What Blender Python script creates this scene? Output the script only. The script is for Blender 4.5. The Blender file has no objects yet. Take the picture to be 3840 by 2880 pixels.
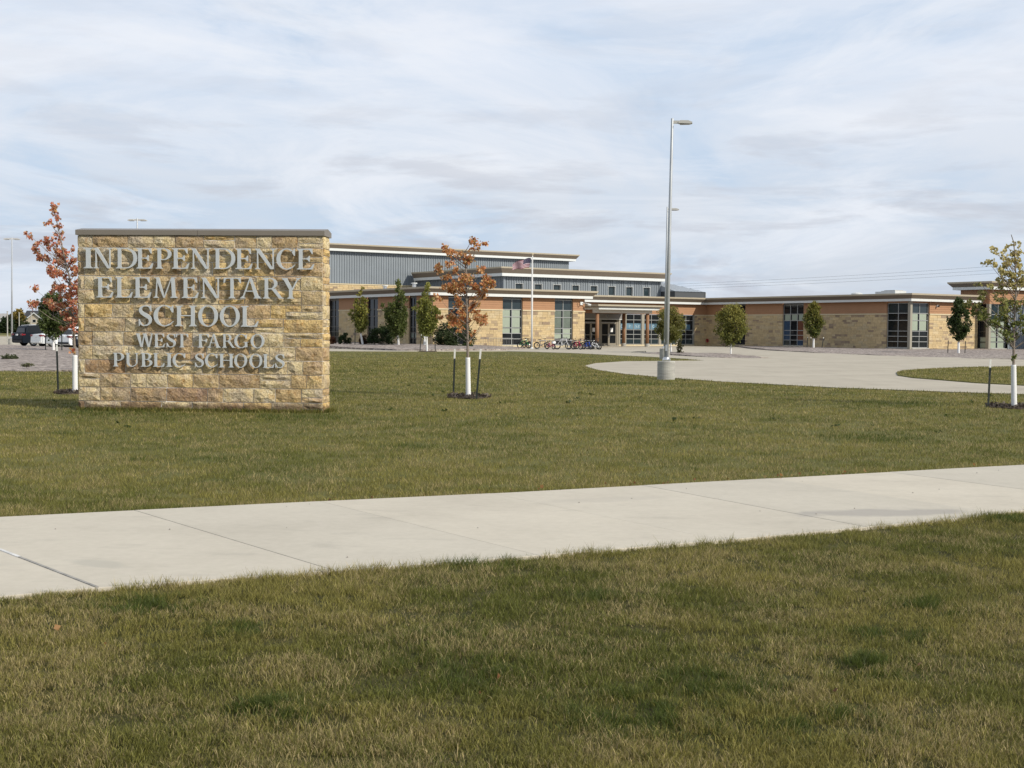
import bpy, bmesh, math, random
import numpy as np
from mathutils import Vector, Matrix
from mathutils.geometry import tessellate_polygon
R = math.radians
rnd = random.Random(7)
rng = np.random.default_rng(11)
sc = bpy.context.scene
COL = sc.collection

# ------------------------------------------------------------------ camera
cam_d = bpy.data.cameras.new('camera')
cam_d.sensor_width = 36.0
cam_d.lens = 36 * 4950 / 3840
cam_d.clip_start = 0.1
cam_d.clip_end = 6000
cam = bpy.data.objects.new('camera', cam_d)
COL.objects.link(cam)
pitch = math.atan(200 / 4950)
cam.matrix_world = Matrix.Translation((0, 0, 1.6)) @ Matrix.Rotation(math.pi / 2 - pitch, 4, 'X') @ Matrix.Rotation(R(0.45), 4, 'Z')
sc.camera = cam

# ------------------------------------------------------------------ sun and sky
SUN = Vector((1.3, -0.9, 1.0)).normalized()
sun_d = bpy.data.lights.new('sun', 'SUN')
sun_d.energy = 4.5
sun_d.angle = R(0.8)
sun_d.color = (1.0, 0.93, 0.81)
sun = bpy.data.objects.new('sun', sun_d)
COL.objects.link(sun)
sun.rotation_euler = SUN.to_track_quat('Z', 'Y').to_euler()

world = bpy.data.worlds.new('World')
sc.world = world
world.use_nodes = True
wn, wl = world.node_tree.nodes, world.node_tree.links
wn.clear()


def N(nodes, typ, **kw):
    n = nodes.new(typ)
    for k, v in kw.items():
        if hasattr(n, k):
            setattr(n, k, v)
    return n


def math_node(nodes, links, op, a, b=None, clamp=False):
    n = nodes.new('ShaderNodeMath'); n.operation = op; n.use_clamp = clamp
    for i, x in enumerate((a, b)):
        if x is None:
            continue
        if isinstance(x, (int, float)):
            n.inputs[i].default_value = x
        else:
            links.new(x, n.inputs[i])
    return n.outputs[0]


def ramp(nodes, links, fac, stops, interp='LINEAR'):
    n = nodes.new('ShaderNodeValToRGB')
    n.color_ramp.interpolation = interp
    e = n.color_ramp.elements
    while len(e) < len(stops):
        e.new(0.5)
    for i, (p, c) in enumerate(stops):
        e[i].position = p
        e[i].color = (*c, 1) if len(c) == 3 else c
    links.new(fac, n.inputs[0])
    return n.outputs[0]


def mixc(nodes, links, fac, a, b, blend='MIX'):
    n = nodes.new('ShaderNodeMix'); n.data_type = 'RGBA'; n.blend_type = blend
    for sock, x in ((n.inputs[0], fac), (n.inputs[6], a), (n.inputs[7], b)):
        if isinstance(x, (int, float)):
            sock.default_value = x
        elif isinstance(x, tuple):
            sock.default_value = (*x, 1)
        else:
            links.new(x, sock)
    return n.outputs[2]


def build_sky():
    sky = N(wn, 'ShaderNodeTexSky')
    sky.sky_type = 'NISHITA'
    sky.sun_disc = False
    sky.sun_elevation = math.asin(SUN.z)
    sky.sun_rotation = math.atan2(SUN.x, SUN.y)
    sky.air_density = 1.0
    sky.dust_density = 1.5
    tc = wn.new('ShaderNodeTexCoord')
    sep = wn.new('ShaderNodeSeparateXYZ')
    wl.new(tc.outputs['Generated'], sep.inputs[0])
    el = math_node(wn, wl, 'MAXIMUM', sep.outputs[2], 0.0)

    def noise(scale_xy, scale_z, off, detail, rough, sc_=1.0, dist=0.0):
        m = wn.new('ShaderNodeMapping')
        wl.new(tc.outputs['Generated'], m.inputs[0])
        m.inputs['Scale'].default_value = (scale_xy, scale_xy, scale_z)
        m.inputs['Location'].default_value = off
        n = wn.new('ShaderNodeTexNoise')
        n.inputs['Scale'].default_value = sc_
        n.inputs['Detail'].default_value = detail
        n.inputs['Roughness'].default_value = rough
        n.inputs['Distortion'].default_value = dist
        wl.new(m.outputs[0], n.inputs['Vector'])
        return n.outputs['Fac']
    K = 10.0   # world strength is 0.1
    def c(r, g, b):
        return (r * K, g * K, b * K)
    # high thin veil of cirrus, with the blue showing through in streaks
    veil = noise(3.2, 9.5, (3.3, 1.2, 0.4), 8, 0.60, 1.0, 0.7)
    veil_f = ramp(wn, wl, veil, [(0.38, (0.14, 0.14, 0.14)), (0.50, (0.68, 0.68, 0.68)), (0.61, (1, 1, 1))])
    grad = ramp(wn, wl, el, [(0.0, c(0.63, 0.685, 0.765)), (0.08, c(0.68, 0.735, 0.815)), (0.2, c(0.81, 0.86, 0.95)), (0.45, c(0.62, 0.68, 0.79)), (0.9, c(0.46, 0.53, 0.66))])
    blue = mixc(wn, wl, 0.12, c(0.55, 0.69, 0.88), sky.outputs[0])
    col = mixc(wn, wl, veil_f, blue, grad)
    # brighter wisps
    wisp = noise(4.0, 17.0, (7.7, 2.1, 3.0), 9, 0.64, 1.0, 0.8)
    wisp_f = ramp(wn, wl, wisp, [(0.46, (0, 0, 0)), (0.66, (0.8, 0.8, 0.8))])
    col = mixc(wn, wl, wisp_f, col, c(0.85, 0.885, 0.95))
    # flat bottomed small cumulus, thicker towards the horizon
    low = ramp(wn, wl, el, [(0.0, (1, 1, 1)), (0.06, (1, 1, 1)), (0.12, (0.62, 0.62, 0.62)), (0.18, (0.20, 0.20, 0.20)), (0.3, (0.12, 0.12, 0.12))])
    cum = noise(7.0, 40.0, (1.7, 5.2, 0.15), 8, 0.58, 1.0, 0.35)
    cum_f = ramp(wn, wl, cum, [(0.51, (0, 0, 0)), (0.62, (0.85, 0.85, 0.85))])
    cum_f = math_node(wn, wl, 'MULTIPLY', cum_f, low)
    col = mixc(wn, wl, math_node(wn, wl, 'MULTIPLY', cum_f, 0.85), col, c(0.55, 0.575, 0.645))
    # sunlit tops: the same clouds a little higher
    cum2 = noise(7.0, 40.0, (1.7, 5.2, -0.17), 8, 0.58, 1.0, 0.35)
    top_f = ramp(wn, wl, cum2, [(0.56, (0, 0, 0)), (0.68, (1, 1, 1))])
    top_f = math_node(wn, wl, 'MULTIPLY', top_f, low)
    inv = math_node(wn, wl, 'SUBTRACT', 1.0, math_node(wn, wl, 'MULTIPLY', cum_f, 1.15), clamp=True)
    top_f = math_node(wn, wl, 'MULTIPLY', top_f, inv)
    col = mixc(wn, wl, math_node(wn, wl, 'MULTIPLY', top_f, 0.6), col, c(0.88, 0.90, 0.93))
    bg = wn.new('ShaderNodeBackground')
    bg.inputs['Strength'].default_value = 0.1
    wl.new(col, bg.inputs[0])
    out = wn.new('ShaderNodeOutputWorld')
    wl.new(bg.outputs[0], out.inputs[0])


build_sky()
sc.view_settings.view_transform = 'Standard'
sc.view_settings.look = 'None'
sc.view_settings.exposure = 0
sc.view_settings.gamma = 1
sc.view_settings.use_curve_mapping = False

# ------------------------------------------------------------------ materials


def material(name, color, rough=0.7, metal=0.0, spec=0.5, var=0.0, var_scale=3.0, bump=0.0, bump_scale=40.0,
             attr=None, coat=0.0, stops=None, detail=4.0, stretch=(1, 1, 1), noise_rough=0.6):
    m = bpy.data.materials.new(name)
    m.use_nodes = True
    nn, ll = m.node_tree.nodes, m.node_tree.links
    b = nn['Principled BSDF']
    b.inputs['Roughness'].default_value = rough
    b.inputs['Metallic'].default_value = metal
    b.inputs['Specular IOR Level'].default_value = spec
    b.inputs['Coat Weight'].default_value = coat
    base = (color[0], color[1], color[2])
    sock = None
    tc = nn.new('ShaderNodeTexCoord')
    mp = nn.new('ShaderNodeMapping')
    mp.inputs['Scale'].default_value = stretch
    ll.new(tc.outputs['Object'], mp.inputs[0])
    if attr:
        a = nn.new('ShaderNodeAttribute'); a.attribute_name = attr
        sock = a.outputs['Color']
    if var or stops:
        nz = nn.new('ShaderNodeTexNoise')
        nz.inputs['Scale'].default_value = var_scale
        nz.inputs['Detail'].default_value = detail
        nz.inputs['Roughness'].default_value = noise_rough
        ll.new(mp.outputs[0], nz.inputs['Vector'])
        if stops:
            sock2 = ramp(nn, ll, nz.outputs['Fac'], stops)
            sock = sock2 if sock is None else mixc(nn, ll, 1.0, sock, sock2, 'MULTIPLY')
        else:
            lo, hi = 1 - var, 1 + var
            g = ramp(nn, ll, nz.outputs['Fac'], [(0.3, (lo, lo, lo)), (0.7, (hi, hi, hi))])
            sock = mixc(nn, ll, 1.0, sock if sock is not None else base, g, 'MULTIPLY')
    if sock is None:
        b.inputs['Base Color'].default_value = (*base, 1)
    else:
        ll.new(sock, b.inputs['Base Color'])
    if bump:
        nb = nn.new('ShaderNodeTexNoise')
        nb.inputs['Scale'].default_value = bump_scale
        nb.inputs['Detail'].default_value = 5
        ll.new(mp.outputs[0], nb.inputs['Vector'])
        bp = nn.new('ShaderNodeBump')
        bp.inputs['Strength'].default_value = bump
        bp.inputs['Distance'].default_value = 0.02
        ll.new(nb.outputs['Fac'], bp.inputs['Height'])
        ll.new(bp.outputs[0], b.inputs['Normal'])
    return m


def leaf_material(name):
    m = bpy.data.materials.new(name)
    m.use_nodes = True
    nn, ll = m.node_tree.nodes, m.node_tree.links
    b = nn['Principled BSDF']
    a = nn.new('ShaderNodeAttribute'); a.attribute_name = 'tint'
    ll.new(a.outputs['Color'], b.inputs['Base Color'])
    b.inputs['Roughness'].default_value = 0.55
    b.inputs['Specular IOR Level'].default_value = 0.3
    tr = nn.new('ShaderNodeBsdfTranslucent')
    ll.new(a.outputs['Color'], tr.inputs['Color'])
    mx = nn.new('ShaderNodeMixShader')
    mx.inputs[0].default_value = 0.45
    ll.new(b.outputs[0], mx.inputs[1]); ll.new(tr.outputs[0], mx.inputs[2])
    ll.new(mx.outputs[0], nn['Material Output'].inputs[0])
    return m


def ground_material(name, layers, bump=0.4, bump_scale=60.0, rough=0.95, patches=()):
    """layers: list of (scale, stretch, stops) multiplied after the first."""
    m = bpy.data.materials.new(name)
    m.use_nodes = True
    nn, ll = m.node_tree.nodes, m.node_tree.links
    b = nn['Principled BSDF']
    b.inputs['Roughness'].default_value = rough
    b.inputs['Specular IOR Level'].default_value = 0.2
    g = nn.new('ShaderNodeNewGeometry')
    sock = None
    for scale, stretch, stops, det in layers:
        mp = nn.new('ShaderNodeMapping'); mp.inputs['Scale'].default_value = stretch
        ll.new(g.outputs['Position'], mp.inputs[0])
        nz = nn.new('ShaderNodeTexNoise')
        nz.inputs['Scale'].default_value = scale
        nz.inputs['Detail'].default_value = det
        nz.inputs['Roughness'].default_value = 0.62
        ll.new(mp.outputs[0], nz.inputs['Vector'])
        c = ramp(nn, ll, nz.outputs['Fac'], stops)
        sock = c if sock is None else mixc(nn, ll, 1.0, sock, c, 'MULTIPLY')
    for (cx, cy, rx, ry, ang, colr, amt) in patches:
        # one stain with a ragged outline
        mp = nn.new('ShaderNodeMapping'); mp.vector_type = 'TEXTURE'
        mp.inputs['Location'].default_value = (cx, cy, 0); mp.inputs['Rotation'].default_value = (0, 0, ang); mp.inputs['Scale'].default_value = (rx, ry, 1)
        ll.new(g.outputs['Position'], mp.inputs[0])
        ln = nn.new('ShaderNodeVectorMath'); ln.operation = 'LENGTH'; ll.new(mp.outputs[0], ln.inputs[0])
        nz = nn.new('ShaderNodeTexNoise'); nz.inputs['Scale'].default_value = 3.0; nz.inputs['Detail'].default_value = 6
        ll.new(g.outputs['Position'], nz.inputs['Vector'])
        d_ = math_node(nn, ll, 'ADD', ln.outputs['Value'], math_node(nn, ll, 'MULTIPLY', math_node(nn, ll, 'SUBTRACT', nz.outputs['Fac'], 0.5), 1.6))
        f_ = ramp(nn, ll, d_, [(0.55, (amt, amt, amt)), (1.0, (0, 0, 0))])
        sp = nn.new('ShaderNodeSeparateColor'); ll.new(f_, sp.inputs[0])
        sock = mixc(nn, ll, sp.outputs[0], sock, colr)
    ll.new(sock, b.inputs['Base Color'])
    nb = nn.new('ShaderNodeTexNoise'); nb.inputs['Scale'].default_value = bump_scale; nb.inputs['Detail'].default_value = 4
    ll.new(g.outputs['Position'], nb.inputs['Vector'])
    bp = nn.new('ShaderNodeBump'); bp.inputs['Strength'].default_value = bump; bp.inputs['Distance'].default_value = 0.05
    ll.new(nb.outputs['Fac'], bp.inputs['Height']); ll.new(bp.outputs[0], b.inputs['Normal'])
    return m


def gravel_material(name):
    m = bpy.data.materials.new(name)
    m.use_nodes = True
    nn, ll = m.node_tree.nodes, m.node_tree.links
    b = nn['Principled BSDF']; b.inputs['Roughness'].default_value = 0.9
    g = nn.new('ShaderNodeNewGeometry')
    vo = nn.new('ShaderNodeTexVoronoi'); vo.inputs['Scale'].default_value = 7.0
    ll.new(g.outputs['Position'], vo.inputs['Vector'])
    sep = nn.new('ShaderNodeSeparateColor'); ll.new(vo.outputs['Color'], sep.inputs[0])
    c = ramp(nn, ll, sep.outputs[0], [(0.0, (0.10, 0.085, 0.08)), (0.3, (0.26, 0.23, 0.22)), (0.65, (0.36, 0.325, 0.31)), (1.0, (0.52, 0.48, 0.46))])
    nz = nn.new('ShaderNodeTexNoise'); nz.inputs['Scale'].default_value = 0.5; nz.inputs['Detail'].default_value = 5
    ll.new(g.outputs['Position'], nz.inputs['Vector'])
    c2 = ramp(nn, ll, nz.outputs['Fac'], [(0.3, (0.68, 0.625, 0.565)), (0.7, (0.90, 0.835, 0.76))])
    ll.new(mixc(nn, ll, 1.0, c, c2, 'MULTIPLY'), b.inputs['Base Color'])
    bp = nn.new('ShaderNodeBump'); bp.inputs['Strength'].default_value = 0.9; bp.inputs['Distance'].default_value = 0.06
    ll.new(vo.outputs['Distance'], bp.inputs['Height']); bp.invert = True
    ll.new(bp.outputs[0], b.inputs['Normal'])
    return m


M = {}
M['concrete'] = ground_material('pale_concrete', [
    (0.35, (1, 1, 1), [(0.25, (0.355, 0.315, 0.25)), (0.75, (0.44, 0.395, 0.315))], 8),
    (1.1, (1, 0.35, 1), [(0.3, (0.90, 0.90, 0.90)), (0.5, (1, 1, 1)), (0.8, (1.03, 1.03, 1.03))], 5)], 0.12, 180, 0.85)
M['walk'] = ground_material('sidewalk_concrete', [
    (0.7, (1, 1, 1), [(0.25, (0.435, 0.395, 0.325)), (0.5, (0.49, 0.447, 0.37)), (0.75, (0.525, 0.48, 0.397))], 8),
    (2.2, (0.6, 1.4, 1), [(0.30, (0.90, 0.90, 0.905)), (0.42, (1, 1, 1)), (0.8, (1.02, 1.02, 1.02))], 7),
    (14, (1, 1, 1), [(0.25, (0.93, 0.93, 0.92)), (0.6, (1, 1, 1)), (0.8, (1.03, 1.03, 1.03))], 5)], 0.15, 220, 0.85,
    patches=[(3.3, 11.55, .95, .28, .18, (0.33, 0.305, 0.27), .75), (-2.75, 8.75, .35, .12, -.5, (0.36, 0.34, 0.29), .5), (-3.6, 8.6, .4, .10, .3, (0.40, 0.37, 0.31), .5), (0.9, 12.3, .7, .2, .4, (0.42, 0.385, 0.325), .5)])
M['joint'] = material('dark_joint_filler', (0.27, 0.25, 0.215), 0.9)
M['gutter'] = ground_material('gutter_concrete', [(0.5, (1, 1, 1), [(0.25, (0.40, 0.36, 0.29)), (0.75, (0.47, 0.425, 0.345))], 8)], 0.12, 180, 0.85)
M['seal'] = material('grey_blue_joint_sealant', (0.27, 0.255, 0.23), 0.9, var=0.3, var_scale=9)
M['seal_pale'] = material('whitened_joint_sealant', (0.56, 0.55, 0.53), 0.9, var=0.2, var_scale=12)
M['asphalt'] = ground_material('road_grey', [(0.4, (1, 1, 1), [(0.3, (0.22, 0.20, 0.18)), (0.7, (0.30, 0.28, 0.25))], 5)], 0.1, 100)
M['lawn'] = ground_material('lawn_ground', [
    (0.22, (1, 1, 1), [(0.30, (0.088, 0.092, 0.024)), (0.52, (0.122, 0.116, 0.034)), (0.72, (0.152, 0.134, 0.044))], 5),
    (1.5, (0.7, 0.45, 1), [(0.28, (0.66, 0.74, 0.66)), (0.45, (1, 1, 1)), (0.75, (1.12, 1.10, 1.08))], 6),
    (26, (1, 0.6, 1), [(0.28, (0.62, 0.64, 0.6)), (0.5, (1, 1, 1)), (0.72, (1.30, 1.26, 1.25))], 4)], 0.7, 35)
M['soil'] = ground_material('thatch_ground', [
    (1.2, (1, 1, 1), [(0.3, (0.055, 0.058, 0.016)), (0.7, (0.095, 0.086, 0.028))], 6),
    (60, (1, 1, 1), [(0.3, (0.5, 0.5, 0.5)), (0.7, (1.35, 1.3, 1.2))], 4)], 0.8, 90)
M['gravel'] = gravel_material('grey_rock_mulch')
M['mulch'] = ground_material('bark_mulch', [(40, (1, 1, 1), [(0.3, (0.035, 0.026, 0.02)), (0.7, (0.15, 0.115, 0.09))], 5)], 1.0, 50)
M['grass'] = leaf_material('grass_blade')
M['leaf'] = leaf_material('tree_leaf')
M['bark'] = material('grey_bark', (0.20, 0.165, 0.135), 0.9, var=0.35, var_scale=20, bump=0.5, bump_scale=60)
M['wrap'] = material('white_plastic_tree_guard', (0.68, 0.68, 0.67), 0.45, var=0.04, var_scale=9)
M['post_dark'] = material('dark_green_steel_post', (0.015, 0.02, 0.017), 0.5, var=0.3, var_scale=30)
M['post_white'] = material('white_post_tip', (0.62, 0.62, 0.58), 0.5, var=0.15, var_scale=40)
M['galv'] = material('galvanised_steel', (0.40, 0.42, 0.44), 0.45, metal=0.35, var=0.12, var_scale=6, stretch=(1, 1, 0.3))
M['steel'] = material('dull_grey_rack_steel', (0.22, 0.215, 0.21), 0.5, metal=0.2)
M['fixture'] = material('lamp_housing_grey', (0.46, 0.45, 0.42), 0.5, var=0.06)
M['lens'] = material('lamp_lens', (0.16, 0.15, 0.13), 0.2)
M['cast'] = material('cast_concrete_base', (0.36, 0.35, 0.31), 0.9, stops=[(0.3, (0.24, 0.235, 0.215)), (0.55, (0.36, 0.35, 0.315)), (0.75, (0.43, 0.42, 0.38))],
                     var_scale=3.5, stretch=(0.6, 0.6, 4.0), bump=0.3, bump_scale=30)
M['cap'] = material('taupe_sheet_metal_coping', (0.17, 0.148, 0.122), 0.45, var=0.05, var_scale=2)
M['letter'] = material('brushed_aluminium_letter', (0.50, 0.525, 0.535), 0.5, metal=0.25, var=0.05, var_scale=12)
M['mortar'] = material('pale_mortar', (0.30, 0.255, 0.19), 0.95, stops=[(0.38, (0.36, 0.315, 0.25)), (0.54, (0.74, 0.70, 0.64))], var_scale=0.9, bump=0.3, bump_scale=60)
def slab_tone(m):
    nn, ll = m.node_tree.nodes, m.node_tree.links
    b = nn['Principled BSDF']; src = b.inputs['Base Color'].links[0].from_socket
    oi = nn.new('ShaderNodeObjectInfo')
    c = ramp(nn, ll, oi.outputs['Random'], [(0.0, (0.93, 0.935, 0.94)), (1.0, (1.04, 1.03, 1.015))])
    ll.new(mixc(nn, ll, 1.0, src, c, 'MULTIPLY'), b.inputs['Base Color'])


slab_tone(M['walk'])
# building
M['buff'] = material('buff_stone', (1, 1, 1), 0.9, attr='tint', var=0.14, var_scale=5, bump=0.5, bump_scale=9)
M['orange'] = material('terracotta_lap_siding', (0.315, 0.165, 0.082), 0.7, var=0.06, var_scale=1.5)
M['tan'] = material('taupe_fascia_metal', (0.165, 0.132, 0.10), 0.5, var=0.04, var_scale=0.6)
M['coping'] = material('light_tan_coping', (0.40, 0.35, 0.26), 0.5, var=0.04)
M['white'] = material('white_trim_metal', (0.60, 0.62, 0.61), 0.5, var=0.03)
M['soffit'] = material('soffit_panel', (0.50, 0.47, 0.42), 0.7)
M['metal'] = material('blue_grey_ribbed_metal', (0.185, 0.21, 0.232), 0.45, metal=0.1, var=0.06, var_scale=0.7)
M['roofmetal'] = material('grey_standing_seam_roof', (0.33, 0.36, 0.39), 0.45, metal=0.1, var=0.04)
M['darkfascia'] = material('charcoal_fascia', (0.05, 0.055, 0.06), 0.5)
M['membrane'] = material('roof_membrane', (0.35, 0.34, 0.32), 0.9)
M['sill'] = material('cast_stone_sill', (0.52, 0.44, 0.29), 0.85, var=0.06)
M['frame'] = material('aluminium_window_frame', (0.34, 0.35, 0.345), 0.4, metal=0.3)
M['framedark'] = material('bronze_window_frame', (0.07, 0.068, 0.064), 0.4, metal=0.3)
M['pier'] = material('tan_aluminium_pier', (0.28, 0.26, 0.21), 0.5)
M['glass'] = material('dark_glass', (0.010, 0.012, 0.014), 0.06, spec=0.32, var=0.4, var_scale=0.6)
M['glassblue'] = material('sky_reflecting_glass', (0.020, 0.031, 0.036), 0.07, spec=0.5, var=0.25, var_scale=0.7)
M['blind'] = material('pale_green_blind_behind_glass', (0.29, 0.335, 0.265), 0.25, spec=0.6, var=0.05)
M['blind_shade'] = material('shaded_blind_behind_glass', (0.12, 0.145, 0.12), 0.2, spec=0.5, var=0.15, var_scale=2)  # copy of the blind with shade put into its colour
M['curtain'] = material('rust_curtain_behind_glass', (0.13, 0.05, 0.03), 0.2, var=0.2)
M['bluepanel'] = material('blue_cloth_behind_glass', (0.02, 0.05, 0.10), 0.2, var=0.3)
M['banner'] = material('blue_banner', (0.10, 0.19, 0.26), 0.3, stops=[(0.35, (0.06, 0.13, 0.19)), (0.6, (0.13, 0.23, 0.31))], var_scale=1.4)
M['bannerink'] = material('pale_banner_lettering', (0.42, 0.52, 0.56), 0.4)
M['paper'] = material('white_paper', (0.75, 0.76, 0.76), 0.6)
M['column'] = material('brown_column', (0.235, 0.12, 0.06), 0.75, var=0.1, var_scale=2)
M['door'] = material('tan_door_frame', (0.235, 0.21, 0.165), 0.5)
M['signband'] = material('grey_entry_sign_band', (0.20, 0.19, 0.18), 0.6)
M['black'] = material('black_rubber', (0.012, 0.012, 0.013), 0.7)
M['chrome'] = material('bright_steel', (0.55, 0.56, 0.57), 0.3, metal=0.8)
M['red'] = material('red_paint', (0.35, 0.02, 0.02), 0.4)
M['hvac'] = material('rooftop_unit_grey', (0.52, 0.53, 0.52), 0.6, var=0.08)


def paint(name, c, rough=0.3):
    return material(name, c, rough, coat=0.0, spec=0.2 if max(c) > .1 else .05)


# ------------------------------------------------------------------ terrain
def terr(x, y):
    t = min(max((y - 60) / 48.0, 0.0), 1.0)
    return 0.12 * t * t * (3 - 2 * t)


# ------------------------------------------------------------------ mesh helpers
class MB:
    def __init__(self):
        self.v, self.f, self.m, self.c = [], [], [], []
        self.mats = []
        self.tint = (1, 1, 1)
        self.use_tint = False
        self.smooth = False

    def mi(self, m):
        if m not in self.mats:
            self.mats.append(m)
        return self.mats.index(m)

    def add(self, verts, faces, m):
        o = len(self.v)
        k = self.mi(m)
        self.v.extend([tuple(p) for p in verts])
        for f in faces:
            self.f.append(tuple(i + o for i in f)); self.m.append(k); self.c.append(self.tint)

    def box(self, a, b, m, skip=()):
        x0, y0, z0 = a; x1, y1, z1 = b
        if x0 > x1: x0, x1 = x1, x0
        if y0 > y1: y0, y1 = y1, y0
        if z0 > z1: z0, z1 = z1, z0
        v = [(x0, y0, z0), (x1, y0, z0), (x1, y1, z0), (x0, y1, z0), (x0, y0, z1), (x1, y0, z1), (x1, y1, z1), (x0, y1, z1)]
        f = [(0, 3, 2, 1), (4, 5, 6, 7), (0, 1, 5, 4), (1, 2, 6, 5), (2, 3, 7, 6), (3, 0, 4, 7)]
        self.add(v, [q for i, q in enumerate(f) if i not in skip], m)

    def tube(self, pts, rad, m, n=8, caps=True):
        pts = [Vector(p) for p in pts]
        if not hasattr(rad, '__len__'):
            rad = [rad] * len(pts)
        rings = []
        for i, p in enumerate(pts):
            a = pts[max(i - 1, 0)]; b = pts[min(i + 1, len(pts) - 1)]
            d = (b - a).normalized()
            up = Vector((0, 0, 1)) if abs(d.z) < 0.9 else Vector((1, 0, 0))
            e1 = d.cross(up).normalized(); e2 = d.cross(e1).normalized()
            rings.append([p + (e1 * math.cos(2 * math.pi * k / n) + e2 * math.sin(2 * math.pi * k / n)) * rad[i] for k in range(n)])
        v = [q for r in rings for q in r]
        f = []
        for i in range(len(pts) - 1):
            for k in range(n):
                k2 = (k + 1) % n
                f.append((i * n + k, i * n + k2, (i + 1) * n + k2, (i + 1) * n + k))
        if caps:
            f.append(tuple(range(n))); f.append(tuple((len(pts) - 1) * n + k for k in reversed(range(n))))
        self.add(v, f, m)

    def torus(self, c, axis, R1, r1, m, n=20, k=6):
        c = Vector(c); ax = Vector(axis).normalized()
        up = Vector((0, 0, 1)) if abs(ax.z) < 0.9 else Vector((1, 0, 0))
        e1 = ax.cross(up).normalized(); e2 = ax.cross(e1).normalized()
        v, f = [], []
        for i in range(n):
            a = 2 * math.pi * i / n
            d = e1 * math.cos(a) + e2 * math.sin(a)
            for j in range(k):
                b = 2 * math.pi * j / k
                v.append(c + d * (R1 + r1 * math.cos(b)) + ax * (r1 * math.sin(b)))
        for i in range(n):
            for j in range(k):
                f.append((i * k + j, ((i + 1) % n) * k + j, ((i + 1) % n) * k + (j + 1) % k, i * k + (j + 1) % k))
        self.add(v, f, m)

    def disc(self, c, axis, r, m, n=16, th=0.02):
        c = Vector(c); ax = Vector(axis).normalized()
        self.tube([c - ax * th / 2, c + ax * th / 2], r, m, n)

    def prism(self, poly, frame, d0, d1, m):
        """poly in (a, b); frame(a, b, depth) -> xyz; from depth d0 to d1."""
        n = len(poly)
        v = [frame(a, b, d1) for a, b in poly] + [frame(a, b, d0) for a, b in poly]
        f = []
        tri = tessellate_polygon([[Vector((a, b, 0)) for a, b in poly]])
        for t in tri:
            f.append(tuple(t)); f.append(tuple(n + i for i in reversed(t)))
        for i in range(n):
            j = (i + 1) % n
            f.append((i, n + i, n + j, j))
        self.add(v, f, m)

    def build(self, name, parent=None, loc=None, smooth=None, fix=True):
        me = bpy.data.meshes.new(name)
        me.from_pydata(self.v, [], self.f)
        for m in self.mats:
            me.materials.append(m)
        me.polygons.foreach_set('material_index', self.m)
        if self.use_tint:
            at = me.attributes.new('tint', 'FLOAT_COLOR', 'FACE')
            at.data.foreach_set('color', np.array([(*c, 1) for c in self.c], dtype=np.float32).ravel())
        if fix:
            bm = bmesh.new(); bm.from_mesh(me)
            bmesh.ops.recalc_face_normals(bm, faces=bm.faces)
            bm.to_mesh(me); bm.free()
        if smooth or self.smooth:
            me.polygons.foreach_set('use_smooth', [True] * len(me.polygons))
        me.update()
        return link(name, me, parent, loc)


def link(name, me, parent=None, loc=None):
    o = bpy.data.objects.new(name, me)
    COL.objects.link(o)
    if parent is not None:
        o.parent = parent
    if loc is not None:
        o.location = loc
    return o


def thing(name, label, cat, loc=(0, 0, 0), rz=0.0, group=None):
    o = bpy.data.objects.new(name, None)
    COL.objects.link(o)
    o.location = loc
    o.rotation_euler = (0, 0, rz)
    o.empty_display_size = 0.2
    return tag(o, label, cat, group)


def tag(o, label, cat, group=None):
    o['label'] = label; o['category'] = cat
    if group:
        o['group'] = group
    return o


def structure(o, kind='structure'):
    o['kind'] = kind
    return o


def np_mesh(name, verts, tris, tint, mat, parent=None):
    me = bpy.data.meshes.new(name)
    nv, nt = len(verts), len(tris)
    me.vertices.add(nv); me.vertices.foreach_set('co', np.ascontiguousarray(verts, dtype=np.float32).ravel())
    me.loops.add(nt * 3); me.loops.foreach_set('vertex_index', np.ascontiguousarray(tris, dtype=np.int32).ravel())
    me.polygons.add(nt)
    me.polygons.foreach_set('loop_start', np.arange(0, nt * 3, 3, dtype=np.int32))
    me.polygons.foreach_set('loop_total', np.full(nt, 3, dtype=np.int32))
    at = me.attributes.new('tint', 'FLOAT_COLOR', 'POINT')
    c4 = np.ones((nv, 4), dtype=np.float32); c4[:, :3] = tint
    at.data.foreach_set('color', c4.ravel())
    me.materials.append(mat)
    me.update(calc_edges=True)
    return link(name, me, parent)


def vnoise(x, y, scale, seed):
    """smooth value noise in 0..1"""
    g = np.random.default_rng(seed).random((256, 256))
    xs, ys = x * scale, y * scale
    xi, yi = np.floor(xs).astype(int), np.floor(ys).astype(int)
    fx, fy = xs - xi, ys - yi
    fx, fy = fx * fx * (3 - 2 * fx), fy * fy * (3 - 2 * fy)
    a = g[xi % 256, yi % 256]; b = g[(xi + 1) % 256, yi % 256]
    c = g[xi % 256, (yi + 1) % 256]; d = g[(xi + 1) % 256, (yi + 1) % 256]
    return (a * (1 - fx) + b * fx) * (1 - fy) + (c * (1 - fx) + d * fx) * fy


def fbm(x, y, scale, seed, octs=3):
    t, w, s = 0, 0, 1.0
    for k in range(octs):
        t = t + s * vnoise(x + 17.3 * k, y - 9.1 * k, scale * 2 ** k, seed + k); w += s; s *= 0.55
    return t / w


def in_poly(x, y, poly):
    r = np.zeros(x.shape, bool)
    n = len(poly)
    for i in range(n):
        x0, y0 = poly[i]; x1, y1 = poly[(i + 1) % n]
        if y0 == y1:
            continue
        c = ((y0 > y) != (y1 > y)) & (x < (x1 - x0) * (y - y0) / (y1 - y0) + x0)
        r ^= c
    return r


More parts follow.
